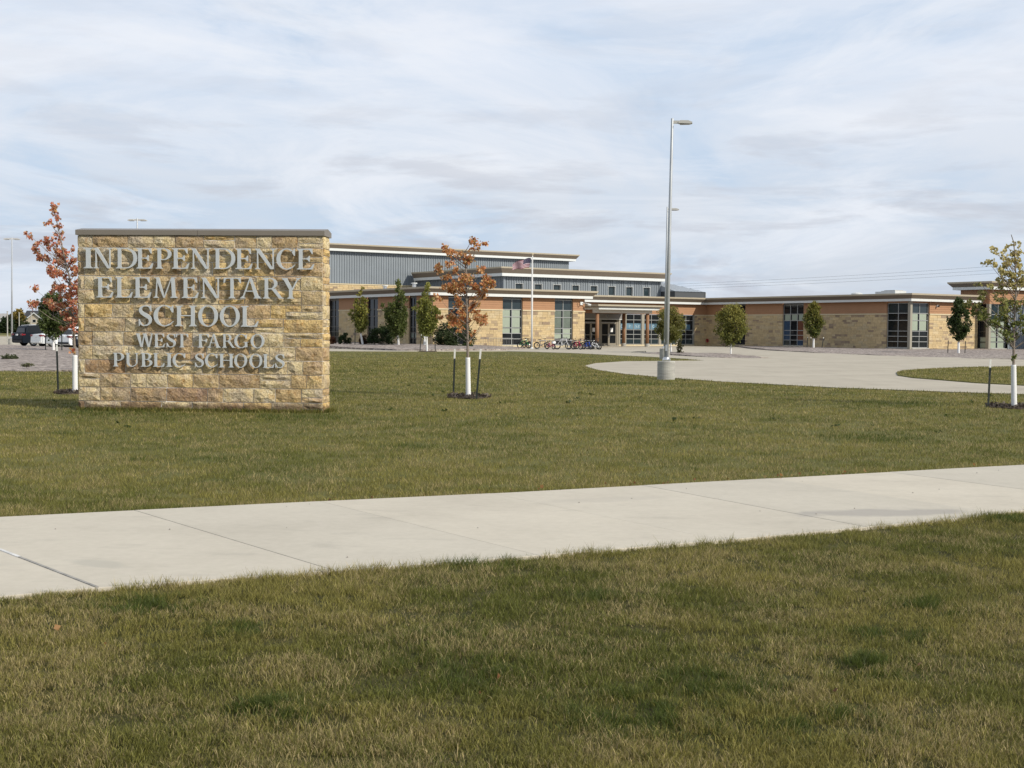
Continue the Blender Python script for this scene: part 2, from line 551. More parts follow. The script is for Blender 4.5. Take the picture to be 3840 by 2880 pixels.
def sheet(name, poly, dz, mat, kind='structure', bumpz=None, step=2.0):
    """a ground polygon draped on the terrain, dz above it"""
    bm = bmesh.new()
    vs = [bm.verts.new((x, y, 0)) for x, y in poly]
    bm.faces.new(vs)
    ys = [p[1] for p in poly]; xs = [p[0] for p in poly]
    cuts = [y for y in np.arange(56, 114, step) if min(ys) < y < max(ys)]
    for y in cuts:
        bmesh.ops.bisect_plane(bm, geom=bm.verts[:] + bm.edges[:] + bm.faces[:], plane_co=(0, y, 0), plane_no=(0, 1, 0))
    if bumpz:
        for x in np.arange(min(xs), max(xs), step):
            bmesh.ops.bisect_plane(bm, geom=bm.verts[:] + bm.edges[:] + bm.faces[:], plane_co=(x, 0, 0), plane_no=(1, 0, 0))
    bmesh.ops.triangulate(bm, faces=bm.faces[:])
    rim = [e for e in bm.edges if e.is_boundary]
    for v in bm.verts:
        v.co.z = terr(v.co.x, v.co.y) + dz + (bumpz(v.co.x, v.co.y) if bumpz else 0)
    bmesh.ops.recalc_face_normals(bm, faces=bm.faces)
    for f in bm.faces:
        if f.normal.z < 0:
            f.normal_flip()
    ext = bmesh.ops.extrude_edge_only(bm, edges=rim)
    for v in [q for q in ext['geom'] if isinstance(q, bmesh.types.BMVert)]:
        v.co.z -= .35
    me = bpy.data.meshes.new(name); bm.to_mesh(me); bm.free()
    me.materials.append(mat)
    o = link(name, me)
    return structure(o, kind)


# ------------------------------------------------------------------ ground, paths, beds
FAR_EDGE = [(-30, -1.2), (-12, 7.2), (-4.23, 10.88), (-2.3, 11.78), (0.01, 12.81), (2.75, 14.19), (6.22, 15.95), (14, 20.2), (30, 29)]
NEAR_EDGE = [(-30, -5.5), (-12, 3.4), (-2.95, 7.66), (-2.5, 7.93), (-1.29, 8.5), (0.01, 9.1), (1.79, 10.05), (3.78, 11.2), (4.75, 11.9), (14, 17.2), (30, 26)]


def far_y(x): return np.interp(x, [p[0] for p in FAR_EDGE], [p[1] for p in FAR_EDGE])
def near_y(x): return np.interp(x, [p[0] for p in NEAR_EDGE], [p[1] for p in NEAR_EDGE])


def edge_strips():
    # bare soil along the far edge of the sidewalk
    pts = [p for p in FAR_EDGE if -13 < p[0] < 20]
    r = random.Random(2)
    xs = np.arange(-11.5, 14, .12)
    lo = [(x, float(far_y(x)) + .002) for x in xs]; hi = [(x, float(far_y(x)) + r.uniform(.02, .075)) for x in xs]
    v = [(x, y, .012) for x, y in lo + hi]; n = len(xs)
    mb = MB(); mb.add(v, [(i, i + 1, n + i + 1, n + i) for i in range(n - 1)], M['soil'])
    structure(mb.build('soil_edge'))
    # gutter strip along the lawn side of the driveway
    e = [(3.5, 54.3), (4.2, 49.1), (5.15, 46.2), (6.68, 42.34), (8.04, 40.4), (9.43, 38.3), (10.8, 37.15), (12.05, 36.05), (13.64, 35.0), (20, 31.3), (40, 20)]
    v, f = [], []
    for i, p in enumerate(e):
        a = Vector(e[max(i - 1, 0)]); b = Vector(e[min(i + 1, len(e) - 1)]); d = (b - a).normalized(); nrm = Vector((-d.y, d.x))
        q = Vector(p)
        for k, w in ((0, 0.0), (1, .42)):
            t = q + nrm * w
            v.append((t.x, t.y, terr(t.x, t.y) + (.026 if k == 0 else .0245)))
        if i:
            j = 2 * i; f.append((j - 2, j, j + 1, j - 1))
    mb = MB(); mb.add(v, f, M['gutter']); structure(mb.build('gutter_strip'))
    # control joints of the driveway
    U_, V_ = Vector((.834, .552)), Vector((-.552, .834)); O_ = Vector((12, 60))
    mb = MB()
    for (A, B) in ((U_, V_), (V_, U_)):
        for k in range(-14, 15):
            prev = None
            for t in np.arange(-70, 70, 1.5):
                p = O_ + A * float(t) + B * (k * 4.6)
                ok = bool(in_poly(np.array([p.x]), np.array([p.y]), DRIVE)[0])
                if ok and prev is not None:
                    n_ = B * .014
                    mb.add([(q.x, q.y, terr(q.x, q.y) + .0245) for q in (prev - n_, p - n_, p + n_, prev + n_)], [(0, 1, 2, 3)], M['joint'])
                prev = p if ok else None
    structure(mb.build('driveway_joints'), 'stuff')


def big_ground():
    bm = bmesh.new()
    xs = [-2500, -300, -60, -20, -8, 0, 8, 20, 60, 300, 2500]
    ys = [-400, -20, 0, 6, 12, 20, 40] + list(range(60, 112, 3)) + [140, 300, 900, 4000]
    grid = [[bm.verts.new((x, y, terr(x, y))) for x in xs] for y in ys]
    for j in range(len(ys) - 1):
        for i in range(len(xs) - 1):
            bm.faces.new((grid[j][i], grid[j][i + 1], grid[j + 1][i + 1], grid[j + 1][i]))
    me = bpy.data.meshes.new('lawn'); bm.to_mesh(me); bm.free()
    me.materials.append(M['lawn'])
    return structure(link('lawn', me))


big_ground()
# bare thatch under the blades of the strip by the camera
sheet('verge_soil', [(-12, -2), (16, -2), (16, 18.2), (4.75, 11.85), (3.78, 11.15), (1.79, 10.0), (0.01, 9.05), (-1.29, 8.45), (-2.5, 7.88), (-2.95, 7.6), (-12, 3.3)], 0.006, M['soil'])

# sidewalk, slab by slab
walk = structure(bpy.data.objects.new('sidewalk', None)); COL.objects.link(walk)


def build_walk():
    far_pts = [(-8.0, None), (-6.3, None), (-4.75, None), (-3.25, None), (-1.75, None), (-.2, None), (1.35, None), (2.8, None), (4.3, None), (5.8, None), (7.4, None), (9.1, None)]
    near_off = [2.4, 2.35, 2.25, 2.1, 1.95, 1.8, 1.55, 1.5, 1.45, 1.4, 1.35, 1.3]
    lines = []
    for (x, _), d in zip(far_pts, near_off):
        p0 = (x, float(far_y(x))); x1 = x + d
        lines.append((p0, (x1, float(near_y(x1)))))
    lines.insert(0, ((-14, float(far_y(-14))), (-12, float(near_y(-12)))))
    lines.append(((22, float(far_y(22))), (24, float(near_y(24)))))
    g = 0.0025
    for k in range(len(lines) - 1):
        (a, b), (c, d) = lines[k], lines[k + 1]
        mb = MB()
        def mix(p, q, t): return (p[0] + (q[0] - p[0]) * t, p[1] + (q[1] - p[1]) * t)
        top = []
        L = max(math.dist(a, c), 0.1)
        aa, cc = mix(a, c, g / L), mix(c, a, g / L)
        bb, dd = mix(b, d, g / L), mix(d, b, g / L)
        poly = [aa, bb, dd, cc]
        # follow the outline between joints
        far_mid = [p for p in FAR_EDGE if a[0] + .05 < p[0] < c[0] - .05]
        near_mid = [p for p in NEAR_EDGE if b[0] + .05 < p[0] < d[0] - .05]
        poly = [aa, bb] + near_mid + [dd, cc] + far_mid[::-1]
        dz = rnd.uniform(-0.002, 0.002)
        mb.prism(poly, lambda x, y, z: (x, y, z), -0.10, 0.028 + dz, M['walk'])
        o = mb.build('slab', walk)
        bm = bmesh.new(); bm.from_mesh(o.data)
        es = [e for e in bm.edges if len(e.link_faces) == 2 and all(v.co.z > 0 for v in e.verts) and any(abs(f.normal.z) < .5 for f in e.link_faces)]
        bmesh.ops.bevel(bm, geom=es, offset=0.0025, segments=1, affect='EDGES')
        bm.to_mesh(o.data); bm.free()
    mb = MB()
    poly = [(x, y + 0.02) for x, y in NEAR_EDGE if -13 < x < 20] + [(x, y - 0.02) for x, y in FAR_EDGE[::-1] if -13 < x < 20]
    mb.prism(poly, lambda x, y, z: (x, y, z), -0.08, 0.016, M['joint'])
    mb.build('joint_filler', walk)
    # the left joint is filled with grey-blue sealant, partly whitened
    (a, b) = lines[3]
    for (t0, t1, w_, m_) in ((0.0, .45, .006, 'seal'), (.45, .62, .013, 'seal_pale'), (.62, 1.0, .010, 'seal')):
        p = Vector((a[0] + (b[0] - a[0]) * t0, a[1] + (b[1] - a[1]) * t0, 0)); q = Vector((a[0] + (b[0] - a[0]) * t1, a[1] + (b[1] - a[1]) * t1, 0))
        n_ = (q - p).normalized().cross(Vector((0, 0, 1))) * w_
        mb = MB(); mb.prism([(v.x, v.y) for v in (p + n_, q + n_, q - n_, p - n_)], lambda x, y, z: (x, y, z), .02, .0335, M[m_]); mb.build('joint_seal', walk)
    r = random.Random(3)
    mb = MB()
    for k in range(22):
        x = r.uniform(-4.2, 6.0); y = float(near_y(x)) + (float(far_y(x)) - float(near_y(x))) * r.uniform(.1, .95); q = r.uniform(.003, .009)
        mb.tube([(x, y, .028), (x + q * .3, y, .028 + q * .6), (x + q * .4, y, .028 + q)], [q, q * .8, q * .2], M['joint'], 5)
    o = mb.build('pebbles'); structure(o, 'stuff')


build_walk()
# a dried wet patch on the sidewalk
DRIVE = [(3.37, 60.9), (3.35, 59.0), (3.5, 54.3), (4.2, 49.1), (5.15, 46.2), (6.68, 42.34), (8.04, 40.4), (9.43, 38.3), (10.8, 37.15), (12.05, 36.05),
         (13.64, 35.0), (20, 31.3), (40, 20), (90, 0), (95, 140), (30, 150), (0, 125), (-15, 135), (-17, 100), (-18, 87.5), (-12.67, 90.8), (-6.5, 91.8), (-0.4, 95.4),
         (1.4, 94.1), (4.39, 90.2), (7.02, 83.9), (8.97, 79.95), (10.0, 76.7), (10.6, 72.8), (7.81, 71.0), (5.95, 69.8), (4.15, 65.5)]
sheet('driveway', DRIVE, 0.02, M['concrete'])
ISLAND = [(14.5, 49.6), (14.31, 47.1), (14.66, 45.0), (15.0, 42.66), (15.86, 40.8), (19, 38.0), (28, 34), (45, 30), (45, 74), (30, 67), (25.1, 64.7), (22.06, 62.7), (18.7, 59.1), (16.66, 56.2), (15.49, 53.2)]
edge_strips()
sheet('grass_island', ISLAND, 0.05, M['lawn'])


def mound(cx, cy, rx, ry, h):
    return lambda x, y: h * math.exp(-((x - cx) / rx) ** 2 - ((y - cy) / ry) ** 2) + 0.03 * math.sin(x * 3.1 + y * 1.7)


def bed_left_z(x, y):
    # rises towards the wall of the left wing
    v = -(x + 6.66) * 0.552 + (y - 110.2) * 0.834
    u = (x + 6.66) * 0.834 + (y - 110.2) * 0.552
    d = max(0.0, min(1.0, (y - 93.5) / 9.0))
    return 0.26 * d * (1.0 if x < -4 else max(0.0, 1 - (x + 4) / 6)) + 0.025 * math.sin(x * 2.3 + y * 1.1)


sheet('gravel_bed', [(-17, 104), (-12.9, 99.5), (-9.0, 95.2), (-4.76, 95.9), (-0.5, 99.0), (1.0, 106), (0.9, 112), (4, 115.5), (-6, 111), (-20, 131), (-24, 128)], 0.03, M['gravel'], bumpz=bed_left_z)
sheet('gravel_bed', [(23.3, 140), (21.29, 117.5), (21.2, 107.2), (22.73, 98), (24.65, 92.5), (25.5, 87.8), (28.6, 83.5), (31.65, 81.6), (50, 72), (90, 70), (90, 110), (60, 125), (36, 124), (27, 136)], 0.03, M['gravel'],
      bumpz=lambda x, y: 0.10 * max(0, min(1, (y - 90) / 25)) + 0.03 * math.sin(x * 2.1 + y * 1.3))
sheet('gravel_island', [(8.82, 95.0), (10.18, 95.6), (11.5, 95.0), (12.66, 91.2), (13.96, 89.6), (15.1, 87.2), (15.65, 80.5), (14.73, 79.6), (12.5, 79.9), (11.0, 83.6), (9.5, 88.9)], 0.03, M['gravel'],
      bumpz=mound(12.6, 87, 2.5, 6, 0.10))
sheet('rock_bank', [(-90, 48), (-30, 47.6), (-15.7, 47.2), (-15.4, 58), (-16.2, 72), (-19, 82), (-27.5, 84), (-33, 91.5), (-45, 108), (-60, 126), (-90, 140)], 0.03, M['gravel'],
      bumpz=lambda x, y: 0.05 * math.sin(x * 1.1 + y * .6) * math.sin(y * .9) + 0.12 * max(0, min(1, (y - 47.5) / 3)) + .05 * max(0, min(1, (y - 60) / 15)) * max(0, min(1, ((x + 33) * .8 + 91.5 + 1.5 * max(0, -(x + 33)) - y) / 3 + .6)))
sheet('parking_lot', [(-60, 126), (-45, 108), (-33, 91.4), (-27.5, 83.9), (-19, 81.9), (-17, 100), (-15, 135), (-30, 200), (-120, 200), (-90, 140)], 0.012, M['concrete'])
sheet('road', [(-300, 232), (40, 205), (40, 217), (-300, 246)], 0.012, M['asphalt'])

# ------------------------------------------------------------------ grass blades
DARK_TUFTS = [(-0.25, 6.0, .30), (0.9, 5.9, .35), (1.7, 6.2, .3), (0.35, 6.5, .16), (2.5, 7.6, .3), (-1.4, 6.9, .22), (0.55, 5.45, .4), (-0.30, 6.85, .2), (1.3, 5.3, .3), (4.3, 11.25, .35),
              (-2.1, 7.45, .35), (2.0, 6.9, .25), (-1.0, 5.4, .25), (-0.2, 9.0, .3), (0.5, 7.8, .2)]


def blades(name, x, y, h, w, tint, lean, segs=2, z0=None):
    n = len(x)
    a = rng.random(n) * 2 * np.pi
    dx, dy = np.cos(a), np.sin(a)
    la = rng.random(n) * 2 * np.pi
    l = lean * h * (0.3 + rng.random(n))
    lx, ly = np.cos(la) * l, np.sin(la) * l
    z = np.zeros(n) if z0 is None else z0
    hw = w * .5
    if segs == 2:
        V = np.zeros((n, 5, 3))
        V[:, 0] = np.stack([x - dx * hw, y - dy * hw, z], 1)
        V[:, 1] = np.stack([x + dx * hw, y + dy * hw, z], 1)
        mz = z + h * .58
        V[:, 2] = np.stack([x - dx * hw * .8 + lx * .38, y - dy * hw * .8 + ly * .38, mz], 1)
        V[:, 3] = np.stack([x + dx * hw * .8 + lx * .38, y + dy * hw * .8 + ly * .38, mz], 1)
        V[:, 4] = np.stack([x + lx, y + ly, z + h * np.sqrt(np.clip(1 - (l / h * .7) ** 2, .1, 1))], 1)
        T = np.array([[0, 1, 3], [0, 3, 2], [2, 3, 4]])
        k = 5
    else:
        V = np.zeros((n, 3, 3))
        V[:, 0] = np.stack([x - dx * hw, y - dy * hw, z], 1)
        V[:, 1] = np.stack([x + dx * hw, y + dy * hw, z], 1)
        V[:, 2] = np.stack([x + lx, y + ly, z + h], 1)
        T = np.array([[0, 1, 2]])
        k = 3
    tris = (np.arange(n)[:, None, None] * k + T[None]).reshape(-1, 3)
    c = np.repeat(tint[:, None, :], k, 1).reshape(-1, 3)
    o = np_mesh(name, V.reshape(-1, 3), tris, c, M['grass'])
    return structure(o, 'stuff')


GREEN = np.array([0.136, 0.143, 0.030]); OLIVE = np.array([0.238, 0.212, 0.056]); DRY = np.array([0.41, 0.33, 0.155]); DEEP = np.array([0.066, 0.084, 0.016])


def tints(x, y, dry_amt, seed, tufts=()):
    n = len(x)
    p = fbm(x, y, .8, seed, 4)
    q = fbm(x, y, 2.6, seed + 9, 3)
    r_ = rng.random(n)
    t = np.clip((p - .36) * 3.6, 0, 1)[:, None]
    c = GREEN * (1 - t) + OLIVE * t
    isdry = r_ < np.clip((q - .44) * 1.9 + .17, .05, .62) * dry_amt
    c = np.where(isdry[:, None], DRY * (0.55 + .85 * rng.random(n) ** 1.4)[:, None], c * (0.45 + 1.15 * rng.random(n) ** 1.2)[:, None])
    td = np.zeros(n)
    for (a, b, s) in tufts:
        td = np.maximum(td, np.exp(-(((x - a) / s) ** 2 + ((y - b) / (s * .9)) ** 2) * 1.3))
    td = td * np.clip(fbm(x, y, 8.0, seed + 3, 3) * 4.2 - 1.45, 0, 1)
    m = (td * 1.25 > rng.random(n))[:, None]
    c = np.where(m, DEEP * (0.8 + .9 * rng.random(n))[:, None], c)
    return c, td, q


def near_grass():
    n = 1250000
    # denser where the camera is near
    y = 4.25 + (rng.random(n) ** 1.25) * 9.9
    x = (rng.random(n) * 2 - 1) * (y * .42 + 1.1)
    ok = y < near_y(x) + 0.07 * rng.random(n) * (0.3 + fbm(x, y, 3.0, 12, 2))
    x, y = x[ok], y[ok]
    # small bare spots and clumping
    cl = fbm(x, y, 9, 77, 2)
    bare = fbm(x, y, 1.7, 5, 3)
    keep = (rng.random(len(x)) < np.clip((cl - .16) * 2.6, .22, 1)) & (bare > .10 + .12 * rng.random(len(x)))
    x, y, cl = x[keep], y[keep], cl[keep]
    tuft_list = DARK_TUFTS
    c, td, q = tints(x, y, .82, 31, tuft_list)
    hgt = (0.018 + .030 * rng.random(len(x)) ** 1.3) * (.55 + .75 * cl) * (.75 + .5 * fbm(x, y, 1.6, 14, 2)) + td * .05 * rng.random(len(x))
    hgt += .03 * (rng.random(len(x)) < .03) * rng.random(len(x))
    edge = np.clip(1 - (near_y(x) - y) / .22, 0, 1)
    hgt += edge * .05 * rng.random(len(x)) * (fbm(x, y, 2.2, 90, 2) > .45)
    w = 0.0018 + .0020 * rng.random(len(x))
    # the turf is slightly hummocky
    hum = .002 + .05 * np.clip(fbm(x, y, 2.4, 41, 3) - .38, 0, 1) * np.clip((near_y(x) - y) / .25, 0, 1)
    a = y < 7.6
    for m_, sg in ((a, 2), (~a, 1)):
        blades('verge_grass', x[m_], y[m_], hgt[m_], w[m_] * (1 if sg == 2 else 1.5), c[m_], .8, sg, hum[m_])
    # the same turf on either side of the picture
    n = 420000
    y = 2.5 + 12.5 * rng.random(n)
    x = np.where(rng.random(n) < .5, -1, 1) * (np.maximum(y, 4.7) * .42 + 1.0 + 4.2 * rng.random(n) ** 1.4)
    ok = (y < near_y(x) + .03 * rng.random(n)) & (x > -11.5) & (x < 15.5)
    x, y = x[ok], y[ok]
    c, td, q = tints(x, y, .82, 31, tuft_list)
    blades('verge_grass', x, y, .02 + .035 * rng.random(len(x)), .004 + .004 * rng.random(len(x)), c, .8, 1, np.full(len(x), .004))


def lawn_grass():
    # beyond the sidewalk: density falls off with distance
    n = 1350000
    y = 10.5 + 84 * rng.random(n) ** 2.15
    x = (rng.random(n) * 2 - 1) * (y * .41 + 2.0)
    ok = y > far_y(x) + .02 - 0.03 * rng.random(n)
    ok &= ~in_poly(x, y, DRIVE) | in_poly(x, y, [(a, b - .1) for a, b in ISLAND])
    ok &= ~((x < -15.0) & (y > 47.2))
    ok &= rng.random(n) > np.clip((y - 62) / 32, 0, 1)
    ok &= y < 92
    # sign footing
    lx = (x + 8.36) * .9986 - (y - 25.45) * .0525; ly = (x + 8.36) * .0525 + (y - 25.45) * .9986
    ok &= ~((lx > 0.0) & (lx < 4.72) & (ly > 0.02) & (ly < .6))
    for mx, my, rx, ry in ((-1.04, 31.55, .52, 1.1), (-10.63, 32.1, .5, 1.0), (10.95, 28.9, .55, 1.0)):
        ok &= ((x - mx) / rx) ** 2 + ((y - my) / ry) ** 2 > .8 + .5 * rng.random(n)
    ok &= (x - 5.16) ** 2 + (y - 44.3) ** 2 > .1
    x, y = x[ok], y[ok]
    tu = [(-6, 13.5, .6), (-1.5, 18, .5), (2.8, 22, .5), (5.5, 20, 1.1), (-4.0, 23.8, 1.2), (9, 30, 1.3), (-7.5, 24.7, 1.5), (3.5, 40, 1.5), (-3.6, 16.0, .5)]
    tu += [(rnd.uniform(-11, 15), rnd.uniform(15, 70), rnd.uniform(.06, .26)) for _ in range(240)]
    gap = fbm(x, y, 3.2, 55, 3)
    kp = rng.random(len(x)) < np.clip((gap - .22) * 3.0, .12, 1)
    x, y = x[kp], y[kp]
    c, td, q = tints(x, y, .80, 61, tu)
    s = np.clip(y / 15, 1, 4)
    h = (0.022 + .03 * rng.random(len(x))) * (0.85 + .15 * s) + td * .05 * rng.random(len(x))
    edge = np.clip(1 - (y - far_y(x)) / .2, 0, 1)
    h += edge * .03 * rng.random(len(x))
    w = (.0036 + .0034 * rng.random(len(x))) * s
    zt = np.interp(y, np.linspace(50, 110, 61), [terr(0, q) for q in np.linspace(50, 110, 61)]) + np.where(in_poly(x, y, ISLAND), .05, 0)
    blades('lawn_grass', x, y, h, w, c * 1.0, .7, 1, zt)


def long_tufts():
    """taller clumps along lawn edges and round the sign"""
    P = []
    for k in range(900):
        x = rnd.uniform(3.3, 16); 
        ey = np.interp(x, [3.37, 4.2, 5.15, 6.68, 8.04, 9.43, 10.8, 12.05, 13.64, 20], [55, 49.1, 46.2, 42.34, 40.4, 38.3, 37.15, 36.05, 35.0, 31.3])
        P.append((x, ey - abs(rnd.gauss(0, .12)), .06))
    for k in range(2600):
        s = rnd.uniform(0, 4.75)
        P.append((-8.36 + s * .9986 , 25.45 - s * .0525 - abs(rnd.gauss(0.02, .09)), .075))
    for k in range(500):
        P.append((-3.6 + abs(rnd.gauss(0, .08)), 25.2 + rnd.uniform(0, .65), .07))
    P = np.array(P)
    n = len(P)
    c = np.where((rng.random(n) < .35)[:, None], OLIVE, GREEN * .9) * (0.6 + .7 * rng.random(n))[:, None]
    blades('edge_grass', P[:, 0], P[:, 1], P[:, 2] * (.5 + rng.random(n)), .012 + .01 * rng.random(n), c, .6, 1)


near_grass(); lawn_grass(); long_tufts()

# ------------------------------------------------------------------ letters
ST, TH, SF, SH = .152, .052, .085, .034


def foot(x0, x1, top=False, l=SF, r=SF):
    p = [(x0 - l, 0), (x1 + r, 0), (x1 + r, SH), (x1 + min(.03, r), SH + .015), (x1, SH + .075), (x0, SH + .075), (x0 - min(.03, l), SH + .015), (x0 - l, SH)]
    return [(a, 1 - b) for a, b in p] if top else p


def rect(x0, y0, x1, y1): return [(x0, y0), (x1, y0), (x1, y1), (x0, y1)]
def diag(a0, a1, b0, b1, yt=1.0, yb=0.0): return [(b0, yb), (b1, yb), (a1, yt), (a0, yt)]


def bowl(x0, y0, y1, xr, thick, thin, n=18):
    cy, ry = (y0 + y1) / 2, (y1 - y0) / 2
    xs = x0 + (xr - x0) * .30
    out = [(x0, y1)] + [(xs + (xr - xs) * math.cos(t), cy + ry * math.sin(t)) for t in np.linspace(math.pi / 2, -math.pi / 2, n)] + [(x0, y0)]
    inn = [(x0, y0 + thin)] + [(xs + (xr - thick - xs) * math.cos(t), cy + (ry - thin) * math.sin(t)) for t in np.linspace(-math.pi / 2, math.pi / 2, n)] + [(x0, y1 - thin)]
    return out + inn


def ring(cx, cy, rx, ry, thick, thin, a0, a1, n=24):
    A = np.linspace(R(a0), R(a1), n)
    return [(cx + rx * math.cos(t), cy + ry * math.sin(t)) for t in A] + [(cx + (rx - thick) * math.cos(t), cy + (ry - thin) * math.sin(t)) for t in A[::-1]]


def arm_top(x0, x1): return [(x0, 1), (x1, 1), (x1 + .02, .74), (x1 - .02, .76), (x1 - .10, .93), (x1 - .17, .955), (x0, .955)]
def arm_bot(x0, x1): return [(x0, 0), (x1 - .01, 0), (x1 + .06, .27), (x1 + .02, .265), (x1 - .10, .075), (x1 - .2, .045), (x0, .045)]
def arm_mid(x0, x1): return [(x0, .49), (x1 - .12, .49), (x1 - .05, .46), (x1, .38), (x1 + .03, .38), (x1 + .03, .66), (x1, .66), (x1 - .05, .56), (x1 - .12, .535), (x0, .535)]


def strokes(pts, n=8):
    """catmull-rom strip; pts = (x, y, thickness)"""
    P = [np.array(p, float) for p in pts]
    P = [2 * P[0] - P[1]] + P + [2 * P[-1] - P[-2]]
    C = []
    for i in range(1, len(P) - 2):
        for t in np.linspace(0, 1, n, endpoint=False):
            a, b, c, d = P[i - 1], P[i], P[i + 1], P[i + 2]
            C.append(.5 * ((2 * b) + (-a + c) * t + (2 * a - 5 * b + 4 * c - d) * t * t + (-a + 3 * b - 3 * c + d) * t ** 3))
    C.append(P[-2])
    L, Rr = [], []
    for i, p in enumerate(C):
        d = C[min(i + 1, len(C) - 1)][:2] - C[max(i - 1, 0)][:2]
        d = d / (np.linalg.norm(d) + 1e-9)
        nrm = np.array([-d[1], d[0]])
        L.append(tuple(p[:2] + nrm * p[2] / 2)); Rr.append(tuple(p[:2] - nrm * p[2] / 2))
    return L + Rr[::-1]


def glyph(ch):
    x0 = SF; x1 = SF + ST
    left = [rect(x0, 0, x1, 1), foot(x0, x1), foot(x0, x1, True)]
    g = {}
    if ch == 'I': return left
    if ch == 'E': return left + [arm_top(x1 - .01, .66), arm_mid(x1 - .01, .52), arm_bot(x1 - .01, .69)]
    if ch == 'F': return left + [arm_top(x1 - .01, .66), arm_mid(x1 - .01, .52)]
    if ch == 'L': return left + [arm_bot(x1 - .01, .70)]
    if ch == 'D': return left + [bowl(x1 - .03, 0, 1, 1.0, .175, .045)]
    if ch == 'P': return left + [bowl(x1 - .03, .42, 1, .72, .155, .045)]
    if ch == 'B': return left + [bowl(x1 - .03, .50, 1, .64, .14, .043), bowl(x1 - .03, 0, .545, .72, .155, .045)]
    if ch == 'R': return left + [bowl(x1 - .03, .45, 1, .69, .15, .045), [(.40, .48), (.58, .48), (.90, .06), (1.0, .03), (1.0, 0), (.78, 0)]]
    if ch == 'H': return left + [rect(.68, 0, .68 + ST, 1), foot(.68, .68 + ST), foot(.68, .68 + ST, True), rect(x1 - .01, .49, .69, .54)]
    if ch == 'N': return [rect(.11, 0, .165, .93), foot(.11, .165, False, .10, .10), diag(.02, .23, .76, .92), [(0, 1), (.12, 1), (.12, .965), (0, .97)],
                          rect(.865, .03, .92, 1), foot(.865, .92, True, .10, .10)]
    if ch == 'M': return [[(.09, 0), (.145, 0), (.215, .93), (.16, .93)], foot(.09, .145, False, .09, .09), diag(.10, .27, .50, .56), [(.50, 0), (.55, 0), (.92, .95), (.90, 1)],
                          diag(.88, 1.05, .94, 1.11), foot(.94, 1.11), [(1.04, 1), (1.13, 1), (1.13, .968), (1.04, .96)], [(.03, 1), (.12, 1), (.12, .96), (.03, .968)]]
    if ch == 'A': return [diag(.44, .50, .10, .155), diag(.42, .52, .70, .885), foot(.10, .155, False, .09, .09), foot(.70, .885, False, .07, .08), rect(.24, .33, .68, .375)]
    if ch == 'T': return [rect(.36, 0, .36 + ST, .97), foot(.36, .36 + ST), [(.02, 1.0), (.87, 1.0), (.885, .73), (.845, .75), (.76, .93), (.65, .955), (.24, .955), (.13, .93), (.045, .75), (.005, .73)]]
    if ch == 'U': return [rect(.09, .30, .09 + ST, 1), foot(.09, .09 + ST, True), ring(.455, .31, .365, .325, ST, .055, 180, 285), ring(.455, .31, .365, .325, .06, .055, 285, 360), rect(.76, .30, .82, 1), foot(.76, .82, True, .09, .09)]
    if ch == 'Y': return [[(.04, 1), (.235, 1), (.505, .48), (.42, .40), (.35, .44)], [(.80, 1), (.745, 1), (.47, .46), (.515, .40)], rect(.345, 0, .345 + ST, .49), foot(.345, .345 + ST),
                          foot(.06, .215, True, .06, .06), foot(.745, .80, True, .09, .09)]
    if ch == 'W': return [diag(.06, .24, .34, .46), diag(.56, .615, .37, .44), diag(.50, .68, .80, .92), diag(1.04, 1.095, .83, .90), foot(.07, .22, True, .07, .07), foot(.51, .66, True, .05, .07), foot(1.04, 1.095, True, .09, .08)]
    if ch == 'O': return [ring(.47, .5, .47, .515, .165, .045, 90, 270), ring(.47, .5, .47, .515, .165, .045, -90, 90)]
    if ch == 'C': return [ring(.47, .5, .47, .515, .165, .045, 52, 305), [(.76, .90), (.80, 1.0), (.835, 1.0), (.835, .66), (.80, .66), (.70, .84)], [(.735, .075), (.86, .22), (.835, .235), (.70, .12)]]
    if ch == 'G': return [ring(.47, .5, .47, .515, .165, .045, 52, 312), [(.76, .90), (.80, 1.0), (.835, 1.0), (.835, .68), (.80, .68), (.70, .84)], rect(.72, .05, .72 + .15, .44), [(.62, .44), (.97, .44), (.97, .405), (.62, .405)]]
    if ch == 'S': return [strokes([(.60, .80, .04), (.52, .93, .05), (.37, .975, .05), (.20, .93, .075), (.10, .79, .13), (.17, .645, .16), (.35, .53, .19), (.54, .40, .17), (.585, .235, .13), (.49, .075, .08), (.30, .022, .05), (.15, .07, .05), (.06, .24, .04)]),
                          [(.585, 1.0), (.615, 1.0), (.63, .70), (.60, .70), (.54, .88)], [(.03, .0), (.06, .0), (.10, .10), (.055, .33), (.02, .33)]]
    return left


def letter_obj(ch, frame, x0, x1, z0, z1, d0, d1, mat, parent, name='letter'):
    polys = glyph(ch)
    ax = [p[0] for q in polys for p in q]; ay = [p[1] for q in polys for p in q]
    lo, hi = min(ax), max(ax)
    mb = MB()
    for k, q in enumerate(polys):
        qq = [(x0 + (a - lo) / (hi - lo) * (x1 - x0), z0 + b * (z1 - z0)) for a, b in q]
        mb.prism(qq, frame, d0, d1 - k * 0.0006, mat)
    return mb.build(name, parent)


